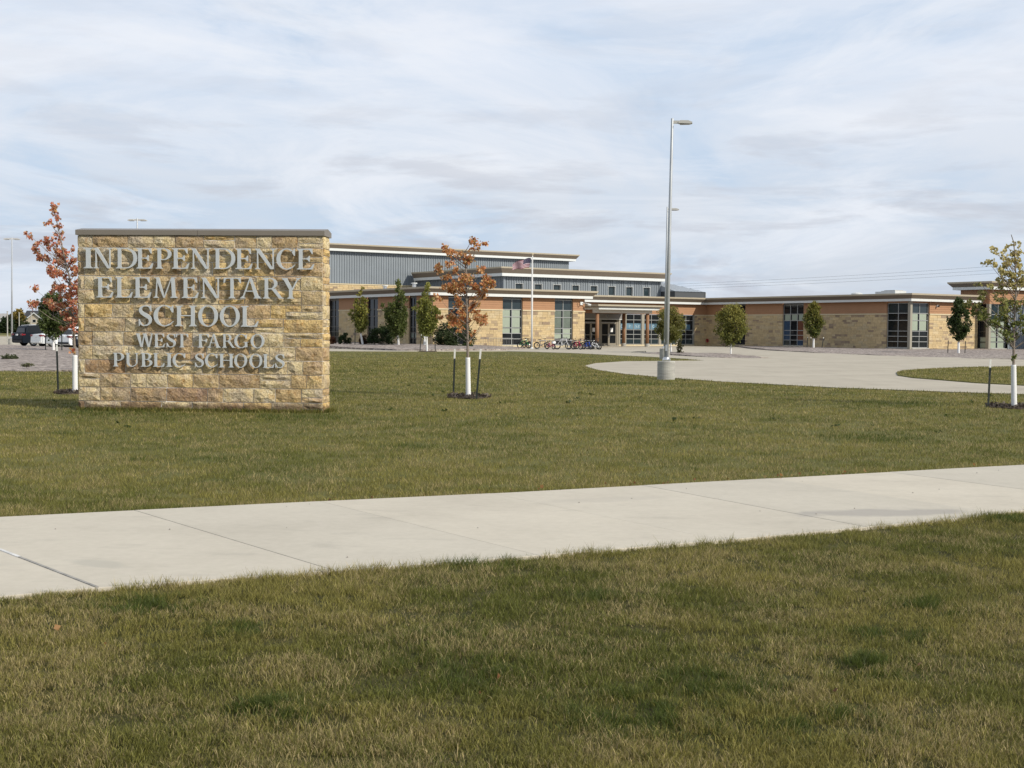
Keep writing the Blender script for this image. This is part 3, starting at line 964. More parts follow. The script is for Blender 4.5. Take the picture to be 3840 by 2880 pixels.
# ------------------------------------------------------------------ the stone school sign
def sign_stone_material():
    m = bpy.data.materials.new('split_face_sandstone')
    m.use_nodes = True
    nn, ll = m.node_tree.nodes, m.node_tree.links
    b = nn['Principled BSDF']; b.inputs['Roughness'].default_value = 0.92; b.inputs['Specular IOR Level'].default_value = 0.15
    oi = nn.new('ShaderNodeObjectInfo')
    g = nn.new('ShaderNodeNewGeometry')
    off = nn.new('ShaderNodeVectorMath'); off.operation = 'ADD'
    ll.new(g.outputs['Position'], off.inputs[0]); ll.new(oi.outputs['Random'], off.inputs[1])
    def noise(s, d=6, r=.65, st=(1, 1, 1)):
        mp = nn.new('ShaderNodeMapping'); mp.inputs['Scale'].default_value = st
        ll.new(off.outputs[0], mp.inputs[0])
        n = nn.new('ShaderNodeTexNoise'); n.inputs['Scale'].default_value = s; n.inputs['Detail'].default_value = d; n.inputs['Roughness'].default_value = r
        ll.new(mp.outputs[0], n.inputs['Vector']); return n.outputs['Fac']
    warm = ramp(nn, ll, noise(2.6), [(0.30, (0.31, 0.24, 0.16)), (0.42, (0.44, 0.36, 0.245)), (0.55, (0.51, 0.405, 0.225)), (0.70, (0.54, 0.475, 0.365))])
    tone = nn.new('ShaderNodeVectorMath'); tone.operation = 'MULTIPLY'
    ll.new(warm, tone.inputs[0])
    oc = mixc(nn, ll, 1.0, warm, oi.outputs['Color'], 'MULTIPLY')
    # rusty iron stains and dark flecks
    st = ramp(nn, ll, noise(9, 5, .7), [(0.54, (1, 1, 1)), (0.68, (0.76, 0.62, 0.48))])
    c = mixc(nn, ll, 1.0, oc, st, 'MULTIPLY')
    fl = ramp(nn, ll, noise(34, 4, .6), [(0.36, (0.64, 0.60, 0.57)), (0.5, (1, 1, 1)), (0.7, (1.18, 1.18, 1.17))])
    c = mixc(nn, ll, 1.0, c, fl, 'MULTIPLY')
    # white efflorescence bloom on some stones
    ef = ramp(nn, ll, noise(1.5, 6, .7, (1, 1, 1.6)), [(0.60, (0, 0, 0)), (0.74, (0.55, 0.55, 0.55))])
    efm = nn.new('ShaderNodeSeparateColor'); ll.new(ef, efm.inputs[0])
    c = mixc(nn, ll, efm.outputs[0], c, (0.55, 0.51, 0.45))
    # rain splashed soil along the foot of the wall
    sp = nn.new('ShaderNodeSeparateXYZ'); ll.new(g.outputs['Position'], sp.inputs[0])
    hz = math_node(nn, ll, 'ADD', sp.outputs[2], math_node(nn, ll, 'MULTIPLY', noise(2.5, 6, .7), -0.42))
    hz = math_node(nn, ll, 'ADD', hz, 0.10)
    dm = ramp(nn, ll, hz, [(0.0, (0.75, 0.75, 0.75)), (0.07, (0, 0, 0))])
    ds = nn.new('ShaderNodeSeparateColor'); ll.new(dm, ds.inputs[0])
    c = mixc(nn, ll, ds.outputs[0], c, (0.10, 0.065, 0.04))
    ll.new(c, b.inputs['Base Color'])
    hsum = math_node(nn, ll, 'ADD', math_node(nn, ll, 'MULTIPLY', noise(5.5, 6, .66), 1.3), math_node(nn, ll, 'MULTIPLY', noise(26, 4, .6), .45))
    bp = nn.new('ShaderNodeBump'); bp.inputs['Strength'].default_value = 1.0; bp.inputs['Distance'].default_value = 0.05
    ll.new(hsum, bp.inputs['Height']); ll.new(bp.outputs[0], b.inputs['Normal'])
    return m


def build_sign():
    W, T, Hs = 4.75, 0.62, 3.37
    root = thing('school_sign', 'broad tan stone monument sign with raised grey school name letters on the lawn', 'sign', (-8.36, 25.45, 0), math.atan2(-.25, 4.74))
    M['signstone'] = sign_stone_material()
    mb = MB(); mb.box((0.006, 0.006, -.2), (W - .006, T - .006, Hs), M['mortar']); mb.build('mortar_core', root)
    # the random ashlar of the front: broken courses
    r = random.Random(21)
    stones = []
    unit = 0.1335
    courses = [2, 2, 2, 2, 2, 2, 2, 2, 2, 2, 2, 2, 1]
    z = Hs
    tops = []
    rowlist = []
    zc = [Hs]
    for k in [1.75, 2.05, 2.0, 2.0, 2.05, 2.0, 2.0, 2.0, 2.0, 2.0, 2.0, 2.0, 1.5]:
        zc.append(zc[-1] - unit * k)
    shift = 0.0
    for i in range(len(zc) - 1):
        zt, zb = zc[i], zc[i + 1]
        x = 0.0
        first = True
        while x < W - .01:
            wdt = r.choice([.30, .42, .50, .55, .60, .70, .80])
            if first:
                wdt = r.choice([.12, .28, .42]); first = False
            if W - (x + wdt) < .2:
                wdt = W - x
            xe = x + wdt
            if wdt > .38 and r.random() < .30:
                zs = zb + (zt - zb) * r.choice([.38, .5, .62])
                # two thin stones, sometimes with the joint staggered
                for (a, b_) in ((zb, zs), (zs, zt)):
                    if wdt > .6 and r.random() < .35:
                        xm = x + wdt * r.uniform(.35, .65)
                        stones.append((x, a, xm, b_)); stones.append((xm, a, xe, b_))
                    else:
                        stones.append((x, a, xe, b_))
            else:
                stones.append((x, zb, xe, zt))
            x = xe
    jt = .008

    def stone_mesh(x0, z0, x1, z1, frame, seed, depth):
        rr = random.Random(seed)
        nx = max(2, min(6, int((x1 - x0) / .11))); nz = 3 if z1 - z0 > .18 else 2
        v, f = [], []
        for j in range(nz + 1):
            for i in range(nx + 1):
                edge = i in (0, nx) or j in (0, nz)
                d = depth * (.35 if edge else 1) + rr.uniform(-.006, .012) + (0 if edge else rr.uniform(-.004, .022))
                a = x0 + (x1 - x0) * i / nx + (0 if edge else rr.uniform(-.015, .015)); b = z0 + (z1 - z0) * j / nz + (0 if edge else rr.uniform(-.01, .01))
                if edge:
                    a += rr.uniform(-.0025, .0025) ; b += rr.uniform(-.003, .003)
                v.append(frame(a, b, d))
        for j in range(nz):
            for i in range(nx):
                q = j * (nx + 1) + i
                if (i + j) % 2:
                    f += [(q, q + 1, q + nx + 2), (q, q + nx + 2, q + nx + 1)]
                else:
                    f += [(q, q + 1, q + nx + 1), (q + 1, q + nx + 2, q + nx + 1)]
        # sides back to the core
        loop = [i for i in range(nx + 1)] + [(j + 1) * (nx + 1) - 1 for j in range(1, nz + 1)] + [nz * (nx + 1) + i for i in range(nx - 1, -1, -1)] + [j * (nx + 1) for j in range(nz - 1, 0, -1)]
        base = len(v)
        for i in loop:
            jj, ii = divmod(i, nx + 1)
            v.append(frame(x0 + (x1 - x0) * ii / nx, z0 + (z1 - z0) * jj / nz, -.035))
        n = len(loop)
        for k in range(n):
            f.append((loop[k], loop[(k + 1) % n], base + (k + 1) % n, base + k))
        return v, f

    front = lambda a, b, d: (a, -d, b)
    end = lambda a, b, d: (W + d, a, b)
    lend = lambda a, b, d: (-d, T - a, b)
    back = lambda a, b, d: (W - a, T + d, b)
    special = [((2.45, .42), (.70, .60, .62)), ((4.45, .18), (.85, .86, .92)), ((.55, .92), (.72, .60, .58)), ((2.4, 3.2), (.80, .74, .74)), ((3.5, 3.0), (.95, .92, .9)), ((.25, 3.0), (.80, .76, .78)), ((2.35, 1.0), (.92, .84, .86))]

    def put(x0, z0, x1, z1, frame, seed):
        mb = MB()
        v, f = stone_mesh(x0 + jt, z0 + jt, x1 - jt, z1 - jt, frame, seed, .012 + r.uniform(0, .020))
        mb.add(v, f, M['signstone'])
        o = mb.build('stone', root, fix=False)
        t = r.choice([(1.0, 1.0, 1.0), (1.10, 1.03, .88), (.88, .85, .84), (1.10, 1.14, 1.20), (.80, .73, .70), (1.06, .96, .76), (1.0, 1.02, 1.10), (1.10, 1.12, 1.15), (.92, .84, .80)])
        if frame is front:
            for (sx, sz), tt in special:
                if x0 <= sx <= x1 and z0 <= sz <= z1:
                    t = tt
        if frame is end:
            t = (t[0] * 1.15, t[1] * 1.12, t[2] * 1.05)  # right end tinted lighter: the sunlight on it put into the stone colour
        o.color = (*t, 1)

    s = 1
    for (x0, z0, x1, z1) in stones:
        put(x0, max(z0, -.02), x1, z1, front, s); s += 1
    for fr in (end, lend):
        for i in range(len(zc) - 1):
            if r.random() < .35:
                zz = [zc[i + 1], (zc[i] + zc[i + 1]) / 2, zc[i]]
            else:
                zz = [zc[i + 1], zc[i]]
            for a, b in zip(zz[:-1], zz[1:]):
                if r.random() < .5:
                    put(0, a, T, b, fr, s); s += 1
                else:
                    xm = T * r.uniform(.35, .65)
                    put(0, a, xm, b, fr, s); put(xm, a, T, b, fr, s + 1); s += 2
    for i in range(len(zc) - 1):
        x = 0
        while x < W - .05:
            w_ = r.uniform(.5, .95)
            xe = W if W - x - w_ < .4 else x + w_
            put(x, zc[i + 1], xe, zc[i], back, s); s += 1
            x = xe
    # coping with a shallow ridge, in two lengths with a seam
    for (a, b) in ((-.035, 2.338), (2.344, W + .035)):
        mb = MB()
        prof = [(-.05, Hs + .003), (T + .05, Hs + .003), (T + .05, Hs + .098), (T / 2 + .03, Hs + .150), (T / 2 - .03, Hs + .150), (-.05, Hs + .098)]
        mb.prism(prof, lambda p, q, d: (d, p, q), a, b, M['cap'])
        mb.build('coping', root)
    # letters: positions along the front and heights, metres
    rows = [('INDEPENDENCE', 2.731, 3.120, [(140, 215), (222, 375), (408, 582), (575, 712), (735, 862), (868, 1008), (1022, 1182), (1212, 1385), (1388, 1525), (1545, 1715), (1722, 1875), (1888, 2028)]),
            ('ELEMENTARY', 2.174, 2.566, [(245, 382), (403, 542), (553, 695), (716, 910), (948, 1085), (1105, 1265), (1290, 1430), (1425, 1597), (1612, 1780), (1765, 1918)]),
            ('SCHOOL', 1.636, 2.030, [(593, 700), (716, 880), (893, 1068), (1083, 1243), (1260, 1420), (1432, 1575)]),
            ('WESTFARGO', 1.231, 1.492, [(565, 715), (718, 808), (822, 895), (898, 998), (1078, 1168), (1158, 1262), (1280, 1384), (1378, 1494), (1512, 1622)]),
            ('PUBLICSCHOOLS', .856, 1.117, [(380, 468), (483, 588), (610, 702), (712, 803), (818, 866), (872, 975), (1055, 1127), (1138, 1240), (1252, 1372), (1378, 1480), (1502, 1605), (1612, 1705), (1712, 1787)])]
    k = W / 2012.0
    for word, z0, z1, xs in rows:
        for ch, (a, b) in zip(word, xs):
            letter_obj(ch, front, (a - 80) * k, (b - 80) * k, z0, z1, .055, .098, M['letter'], root)


build_sign()

# ------------------------------------------------------------------ the school
TH_B = R(33.5)
school = thing('school_building', 'long low school of tan stone and orange siding with grey metal upper storeys', 'school', (-6.66, 110.2, 0), TH_B)


def LF(c):   # wall facing -v, runs along u
    return lambda s, z, out: (s, c - out, z)


def SF_(c):  # wall facing -u, runs along v
    return lambda s, z, out: (c - out, s, z)


def pbox(mb, F, s0, s1, z0, z1, o0, o1, m):
    if not isinstance(mb, MB):      # a piece of its own
        q = MB(); pbox(q, F, s0, s1, z0, z1, o0, o1, m); q.build('lintel' if z0 > 3 else 'sill', school); return
    a, b = F(s0, z0, o0), F(s1, z1, o1)
    mb.box(a, b, m)


def stone_wall(F, segs, z0, z1, parent=school, cap=True, seed=1):
    """backing wall, courses of individually tinted stones and a projecting cap"""
    r = random.Random(seed)
    st = MB(); st.use_tint = True
    for (s0, s1) in segs:
        core = MB(); pbox(core, F, s0, s1, z0, z1, -.30, -.012, M['mortar_b']); core.build('wall', parent)
        z = z0
        while z < z1 - .02:
            h = r.choice([.15, .2, .2, .25])
            ze = z1 if z1 - z - h < .1 else z + h
            s = s0
            while s < s1 - .01:
                w = r.uniform(.3, .85)
                se = s1 if s1 - s - w < .2 else s + w
                t = r.random()
                if t < .08: c = (.27, .20, .135)
                elif t < .17: c = (.35, .265, .165)
                elif t < .5: c = (.455, .345, .19)
                elif t < .8: c = (.485, .37, .205)
                else: c = (.46, .365, .22)
                f = r.uniform(.92, 1.08)
                st.tint = tuple(q * f for q in c)
                o = r.uniform(.012, .03)
                a, b = F(s + .007, z + .007, -.02), F(se - .007, ze - .007, o)
                st.box(a, b, M['buff'])
                s = se
            z = ze
        if cap:
            cp = MB(); pbox(cp, F, s0 - .02, s1 + .02, z1, z1 + .11, -.31, .08, M['sill']); cp.build('stone_cap', parent)
    o = st.build('stone_cladding', parent); o['kind'] = 'stuff'


M['mortar_b'] = material('buff_mortar', (0.40, 0.31, 0.19), 0.95)


def lap_siding(F, segs, z0, z1, parent=school):
    sd = MB()
    for (s0, s1) in segs:
        core = MB(); pbox(core, F, s0, s1, z0, z1, -.30, -.005, M['orange']); core.build('upper_wall', parent)
        z = z0
        while z < z1 - .01:
            ze = min(z + .2, z1)
            v = [F(s0, z, .030), F(s1, z, .030), F(s1, ze, .008), F(s0, ze, .008), F(s0, z, -.005), F(s1, z, -.005), F(s0, ze, -.005), F(s1, ze, -.005)]
            sd.add(v, [(0, 1, 2, 3), (0, 4, 5, 1), (0, 3, 6, 4), (1, 5, 7, 2)], M['orange'])
            z = ze
    o = sd.build('lap_siding', parent, fix=False); o['kind'] = 'stuff'


def ribbed(F, s0, s1, z0, z1, parent=school, pitch=.30, holes=()):
    mb = MB()
    pieces = []
    xs = [s0]
    segs = [(s0, s1, z0, z1)]
    if holes:
        segs = []
        cur = s0
        for (a, b, c, d) in holes:
            segs.append((cur, a, z0, z1))
            if c > z0: segs.append((a, b, z0, c))
            if d < z1: segs.append((a, b, d, z1))
            cur = b
        segs.append((cur, s1, z0, z1))
    for (a, b, c, d) in segs:
        pts = [(a, 0)]
        n = math.ceil((a - s0) / pitch)
        s = s0 + n * pitch
        while s + .14 < b:
            if s > a:
                pts += [(s, 0), (s + .015, .065), (s + .10, .065), (s + .115, 0)]
            s += pitch
        pts.append((b, 0))
        v, f = [], []
        for (p, o) in pts:
            v += [F(p, c, o), F(p, d, o)]
        for i in range(len(pts) - 1):
            f.append((2 * i, 2 * i + 2, 2 * i + 3, 2 * i + 1))
        mb.add(v, f, M['metal'])
    o = mb.build('metal_siding', parent, fix=False); o['kind'] = 'stuff'


def sweep(path, prof, m, name, parent=school, closed=False):
    """profile (out, z) swept along a mitred path of (u, v); outward is to the right of travel"""
    P = [np.array(p, float) for p in path]
    offs = []
    n = len(P)
    for i in range(n):
        ds = []
        if i > 0: ds.append(P[i] - P[i - 1])
        if i < n - 1: ds.append(P[i + 1] - P[i])
        ns = [np.array([d[1], -d[0]]) / np.linalg.norm(d) for d in ds]
        if len(ns) == 1: offs.append(ns[0])
        else:
            s = ns[0] + ns[1]; offs.append(s / (1 + ns[0] @ ns[1]))
    mb = MB()
    v, f = [], []
    k = len(prof)
    for p, o in zip(P, offs):
        for (out, z) in prof:
            q = p + o * out
            v.append((q[0], q[1], z))
    for i in range(n - 1):
        for j in range(k):
            j2 = (j + 1) % k
            f.append((i * k + j, (i + 1) * k + j, (i + 1) * k + j2, i * k + j2))
    f.append(tuple(range(k))); f.append(tuple((n - 1) * k + j for j in reversed(range(k))))
    mb.add(v, f, m)
    return mb.build(name, parent)


def eave(path, zt, zs, zb, top=.86, bot=.52, parent=school):
    """coping strip, leaning taupe fascia, white band and soffit of one roof edge"""
    sweep(path, [(-.3, zt - .02), (top + .03, zt - .02), (top + .03, zt + .02 - .0), (top + .01, zt + .025), (-.3, zt + .025)], M['coping'], 'coping', parent)
    sweep(path, [(top + .02, zt - .02), (top, zt - .13), (top - .05, zt - .13), (top - .05, zt - .02)], M['coping'], 'coping_edge', parent)
    sweep(path, [(top - .02, zt - .13), (bot + .02, zs), (bot - .08, zs), (top - .12, zt - .13)], M['tan'], 'fascia', parent)
    sweep(path, [(bot + .01, zs - .003), (bot, zb), (bot - .06, zb), (bot - .06, zs - .003)], M['white'], 'white_band', parent)
    sweep(path, [(bot - .06, zb + .03), (-.02, zb + .03), (-.02, zb + .06), (bot - .06, zb + .06)], M['soffit'], 'soffit', parent)


PANE = {}


def pane(F, s0, s1, z0, z1, out, mat, parent, name='pane'):
    """one glazing pane: a thin box of shared mesh, scaled into place"""
    key = mat.name
    if key not in PANE:
        mb = MB(); mb.box((-.5, -.5, -.5), (.5, .5, .5), mat)
        o = mb.build('pane'); PANE[key] = o.data
        bpy.data.objects.remove(o)
    a, b = Vector(F(s0, z0, out - .012)), Vector(F(s1, z1, out))
    o = link(name, PANE[key], parent)
    o.location = (a + b) / 2
    o.scale = [abs(q) for q in (b - a)]
    return o


ROWS = [.34, .89, 1.37, 1.84, 2.80, 3.44, 4.37]


def window(F, s0, s1, rows, ncol, kinds, recess=.14, frame_m='frame', parent=school, bar=.055):
    """kinds(col, row) -> material key; rows are sill, transom and head heights"""
    mb = MB()
    o0, o1 = -recess - .06, -recess + .03
    e = .003
    zz0, zz1 = rows[0], rows[-1]
    pbox(mb, F, s0 + e, s0 + bar, zz0, zz1, o0, o1, M[frame_m]); pbox(mb, F, s1 - bar, s1 - e, zz0, zz1, o0, o1, M[frame_m])
    cols = [s0 + (s1 - s0) * i / ncol for i in range(ncol + 1)]
    for s in cols[1:-1]:
        pbox(mb, F, s - bar / 2, s + bar / 2, zz0, zz1, o0, o1, M[frame_m])
    for i in range(ncol):
        for z in rows:
            za, zb = z - bar / 2, z + bar / 2
            if z == rows[0]: za, zb = z, z + bar
            if z == rows[-1]: za, zb = z - bar, z
            pbox(mb, F, cols[i] + bar / 2, cols[i + 1] - bar / 2, za, zb, o0, o1 - .004, M[frame_m])
    w = mb.build('window', parent)
    for i in range(ncol):
        for j in range(len(rows) - 1):
            k_ = kinds(i, j)
            pane(F, cols[i] + .02, cols[i + 1] - .02, rows[j] + .02, rows[j + 1] - .02, -recess - .02, M['glass' if k_ in ('blind', 'blind_shade') else k_], w)
            if k_ in ('blind', 'blind_shade'):
                g_ = (cols[i + 1] - cols[i]) * .17  # blind cut short at the right: frame shadow shaped as a dark strip
                pane(F, cols[i] + .05, cols[i + 1] - g_, rows[j] + (.06 if j % 2 else .03), rows[j + 1] - .03, -recess - .017, M[k_], w, 'blind')
    return w


def kinds_blind(pattern):
    # pattern from the bottom row up: b blind, d dark, s sky reflecting
    mp = {'b': 'blind', 'd': 'glass', 's': 'glassblue', 'c': 'curtain', 'u': 'bluepanel', 'e': 'blind_shade'}
    return lambda i, j: mp[pattern[j][i] if len(pattern[j]) > 1 else pattern[j]]


def build_school():
    Z0 = -.15
    ZC, ZSID = 3.32, 4.52
    # ---- left wing: lit front (v = 0) and shaded side (u = 0)
    Lf, Ls = LF(0), SF_(0)
    wins = [(1.5, 3.55), (6.95, 9.02), (12.45, 14.45)]
    segs, cur = [], 0.0
    for a, b in wins:
        segs.append((cur, a)); cur = b
    segs.append((cur, 15.75))
    stone_wall(Lf, segs, Z0, ZC, seed=3)
    lap_siding(Lf, [(a if a else .01, b) for a, b in segs], ZC + .11, ZSID)
    class Pieces:
        pass
    sills = Pieces()
    pats = [['d', 'd', 'd', 'd', 'd', 's'], ['d', 'd', 'b', 'b', 'b', 's'], ['d', 'b', 'eb', 'e', 'e', 's']]
    for (a, b), p in zip(wins, pats):
        window(Lf, a, b, ROWS, 2, kinds_blind(p))
        pbox(sills, Lf, a, b, Z0, .34, -.30, .02, M['sill']); pbox(sills, Lf, a, b, 4.37, ZSID, -.30, -.1, M['framedark'])
    wv = [(2.72, 4.05), (9.75, 11.85), (17.65, 19.85)]
    segs, cur = [], .32
    for a, b in wv:
        segs.append((cur, a)); cur = b
    segs.append((cur, 33.6))
    stone_wall(Ls, segs, Z0, ZC, seed=4)
    lap_siding(Ls, segs, ZC + .11, ZSID)
    for k, (a, b) in enumerate(wv):
        window(Ls, a, b, ROWS, 2, kinds_blind(['d', 'd', 'd', 'd', 'd', 'd'] if k else ['d', 'e', 'd', 'd', 'd', 'd']), frame_m='framedark')
        pbox(sills, Ls, a, b, Z0, .34, -.30, .02, M['sill']); pbox(sills, Ls, a, b, 4.37, ZSID, -.30, -.1, M['framedark'])
    eave([(0, 33.7), (0, 0), (15.75, 0), (15.75, 9.6)], 5.17, 4.74, 4.50)
    Le = lambda s, z, out: (15.75 + out, s, z)
    stone_wall(Le, [(.34, 9.7)], Z0, ZC, seed=5)
    lap_siding(Le, [(.34, 9.7)], ZC + .11, ZSID)
    # ---- entrance front (v = 10) with its curtain wall
    E = LF(10)
    lap_siding(E, [(15.4, 39.5)], 3.40, ZSID)
    rows = [.30, .86, 1.32, 1.79, 2.80, 3.37]
    cw = MB()
    bays = [(27.72, 28.28), (28.50, 30.50), (30.84, 32.80), (33.10, 35.17), (35.47, 37.50)]
    for k, (a, b) in enumerate(bays):
        pats = ['s', 'd', 'd', 'd', 'd']
        window(E, a, b, rows, 1 if k == 0 else 2, kinds_blind(pats), recess=.10)
    for (a, b) in ((27.50, 27.72), (28.28, 28.50), (30.50, 30.84), (32.80, 33.10), (35.17, 35.47), (37.50, 37.62)):
        mb = MB(); pbox(mb, E, a + .002, b - .002, Z0, 3.39, -.28, .0, M['pier']); mb.build('pier', school)
    pbox(cw, E, 27.5, 37.62, Z0, .28, -.28, .02, M['sill'])
    cw.build('curtain_wall_base', school)
    stone_wall(E, [(37.64, 39.5)], Z0, ZC, seed=6)
    stone_wall(E, [(16.05, 22.3)], Z0, ZC, seed=16)
    # blue banner hung inside the glass
    for (a, b, z0, z1) in ((27.8, 28.22, 1.85, 2.42), (28.57, 29.44, 1.85, 2.44), (29.55, 30.44, 1.85, 2.44), (30.92, 31.76, 1.85, 2.43), (31.87, 32.73, 1.85, 2.42), (36.55, 37.1, 1.85, 2.38)):
        bn = MB(); pbox(bn, E, a, b, z0, z1, -.118, -.108, M['banner']); ban = bn.build('banner', school)
    ink = MB()
    for (cx, cz, w, h) in ((27.98, 2.15, .13, .16), (30.2, 2.14, .12, .12), (31.3, 2.15, .12, .14), (32.1, 2.15, .12, .14)):
        q = ring(cx, cz, w, h, .05, .04, 20, 320, 16)
        ink.prism(q, lambda a, b, d: E(a, b, d), -.107, -.103, M['bannerink'])
    for q in glyph('P'):
        ink.prism([(28.88 + a * .3, 2.0 + b * .3) for a, b in q], lambda a, b, d: E(a, b, d), -.107, -.103, M['bannerink'])
    for q in glyph('S'):
        ink.prism([(29.75 + a * .3, 2.0 + b * .28) for a, b in q], lambda a, b, d: E(a, b, d), -.107, -.103, M['bannerink'])
    for q in glyph('C'):
        ink.prism([(30.05 + a * .2, 1.92 + b * .22) for a, b in q], lambda a, b, d: E(a, b, d), -.1065, -.1025, M['bannerink'])
    ink.build('banner_lettering', ban)
    # entrance doors
    fr = MB()
    for (a, b) in ((22.3, 22.42), (24.92, 25.33), (27.3, 27.5)):
        pbox(fr, E, a, b, Z0, 2.80, -.2, -.04, M['door'])
    for (a, b) in ((22.42, 24.92), (25.33, 27.3)):
        pbox(fr, E, a, b, 2.48, 2.56, -.2, -.045, M['door']); pbox(fr, E, a, b, 2.76, 2.80, -.2, -.045, M['door'])
    pbox(fr, E, 22.3, 27.5, Z0, .18, -.25, .1, M['cast'])
    fr.build('door_frame', school)
    tr = MB(); pbox(tr, E, 22.42, 24.92, 2.56, 2.76, -.15, -.14, M['glass']); pbox(tr, E, 25.33, 27.3, 2.56, 2.76, -.15, -.14, M['glass']); tr.build('transom', school)
    for (a, b, hs) in ((22.42, 23.22, 1), (23.22, 24.05, -1), (24.05, 24.92, -1), (25.33, 26.31, 1), (26.31, 27.3, -1)):
        mb = MB()
        a += .006; b -= .006
        pbox(mb, E, a, a + .11, .19, 2.475, -.13, -.08, M['door']); pbox(mb, E, b - .11, b, .19, 2.475, -.13, -.08, M['door'])
        for (z0, z1) in ((.19, .42), (1.22, 1.28), (2.35, 2.475)):
            pbox(mb, E, a + .11, b - .11, z0, z1, -.13, -.083, M['door'])
        d = mb.build('door', school)
        pane(E, a + .1, b - .1, .40, 1.23, -.105, M['glass'], d)
        pane(E, a + .1, b - .1, 1.27, 2.37, -.105, M['glass'], d)
        hb = MB(); hx = b - .06 if hs > 0 else a + .06
        hb.tube([E(hx, 1.0, -.02), E(hx, 1.4, -.02)], .018, M['chrome'], 6)
        hb.build('handle', d)
        if a > 23.9 and hs < 0:
            nb = MB(); pbox(nb, E, a + .2, a + .52, 1.55, 1.95, -.104, -.100, M['paper']); nb.build('notice', d)
    sb = MB(); pbox(sb, E, 22.2, 27.66, 2.86, 3.40, -.1, .32, M['signband']); sb.build('entry_sign_band', school)
    sb = MB(); pbox(sb, E, 22.2, 27.62, 2.80, 2.858, -.1, .34, M['white']); sb.build('entry_band_trim', school)
    letter_obj('O', lambda a, b, d: E(a, b, d), 25.62, 25.86, 3.0, 3.32, .32, .35, M['chrome'], school, 'numeral')
    # eave of entrance, right wing side and lit end
    eave([(16.1, 10), (39.25, 10), (39.25, -16.95), (48.6, -16.95)], 5.17, 4.72, 4.50)
    # ---- right wing, shaded face (u = 39.25)
    S = SF_(39.25)
    wv = [(-14.3, -16.72), (-1.23, -4.04), (6.56, 4.05)]
    segs = [(-14.3, -4.04), (-1.23, 4.05), (6.56, 9.99)]
    stone_wall(S, segs, Z0, ZC, seed=7)
    lap_siding(S, segs, ZC + .11, ZSID)
    window(S, -4.04, -1.23, ROWS, 3, lambda i, j: [['bluepanel', 'glass', 'glassblue'], ['curtain', 'glass', 'bluepanel'], ['curtain', 'glass', 'bluepanel'], ['curtain', 'glass', 'bluepanel'], ['blind', 'blind', 'blind'], ['glass', 'glass', 'glass']][j][i], frame_m='frame')
    window(S, 4.05, 6.56, ROWS, 3, kinds_blind(['d', 'd', 'd', 'd', 'd', 'd']), frame_m='framedark')
    window(S, -16.72, -14.3, ROWS, 2, kinds_blind(['d', 'd', 'd', 'd', 'd', 's']), frame_m='frame')
    for (a, b) in ((-4.04, -1.23), (4.05, 6.56)):
        pbox(sills, S, a, b, Z0, .34, -.30, .02, M['sill']); pbox(sills, S, a, b, 4.37, ZSID, -.30, -.1, M['framedark'])
    pbox(sills, S, -16.72, -14.3, Z0, .34, -.30, .12, M['cast']); pbox(sills, S, -16.72, -14.3, 4.37, ZSID, -.30, -.05, M['orange'])
    mb = MB(); mb.box((39.18, -17.02, Z0), (39.45, -16.73, 4.52), M['pier']); mb.build('corner_post', school)
    # ---- lit end of the right wing
    Er = LF(-16.95)
    window(Er, 39.46, 41.8, ROWS, 2, lambda i, j: ['glass', 'glass', 'glass', 'blind', 'blind', 'glassblue'][j], frame_m='frame')
    pbox(sills, Er, 39.46, 41.8, Z0, .34, -.30, .12, M['cast']); pbox(sills, Er, 39.46, 41.8, 4.37, ZSID, -.30, -.05, M['orange'])
    stone_wall(Er, [(41.82, 48.66)], Z0, ZC, seed=8)
    lap_siding(Er, [(41.82, 48.66)], ZC + .11, ZSID)
    # ---- taller block at the right end
    B2s, B2l = SF_(48.7), LF(-18.15)
    Bw = [-.0, 0]
    window(B2s, -17.82, -16.97, [.30, .86, 1.36, 1.84, 2.8, 3.44, 4.4], 1, lambda i, j: ['blind', 'blind', 'glass', 'glass', 'glass', 'glass'][j], frame_m='framedark')
    mb = MB(); mb.box((48.69, -18.16, Z0), (48.98, -17.83, 4.42), M['pier']); mb.build('corner_post', school)
    window(B2l, 49.0, 51.3, [.30, .89, 1.37, 1.84, 2.8, 3.44, 4.4], 2, lambda i, j: ['blind', 'blind', 'blind', 'blind', 'glassblue', 'glassblue'][j], frame_m='frame')
    lap_siding(B2s, [(-18.13, -14.96)], 4.42, 5.78)
    lap_siding(B2l, [(48.72, 60.0)], 4.42, 5.78)
    pbox(sills, B2s, -17.82, -16.97, Z0, .30, -.3, .02, M['cast']); pbox(sills, B2l, 49.0, 51.3, Z0, .30, -.3, .1, M['cast'])
    mb = MB(); mb.box((48.99, -18.0, Z0), (60, -15.2, 5.7), M['membrane']); 
    mb2 = MB(); mb2.box((49.4, -17.7, .2), (59.9, -15.1, 5.74), M['framedark']); mb2.build('inner_wall', school)
    eave([(60, -14.96), (48.7, -14.96), (48.7, -18.15), (60, -18.15)], 6.46, 6.0, 5.74)
    ribbed(LF(-18.3), 51.32, 62, Z0, 4.42)
    ribbed(LF(-24.0), 54.5, 70, Z0, 5.3)
    sweep([(54.4, -20), (54.4, -24.0), (70, -24.0)], [(.0, 5.3), (.25, 5.3), (.3, 5.5), (0, 5.5)], M['tan'], 'fascia')
    # ---- clerestory storey (v = 16)
    Tl, Ts = LF(16), SF_(17.5)
    cl = [(18.87, 19.79), (21.24, 22.16), (23.58, 24.53), (25.98, 26.9), (28.37, 29.28), (30.72, 31.66), (33.11, 34.05), (35.5, 36.45)]
    ribbed(Tl, 17.5, 37.8, 4.9, 7.1, holes=[(a, b, 5.42, 6.38) for a, b in cl])
    ribbed(Ts, 16.0, 34.0, 4.9, 7.1)
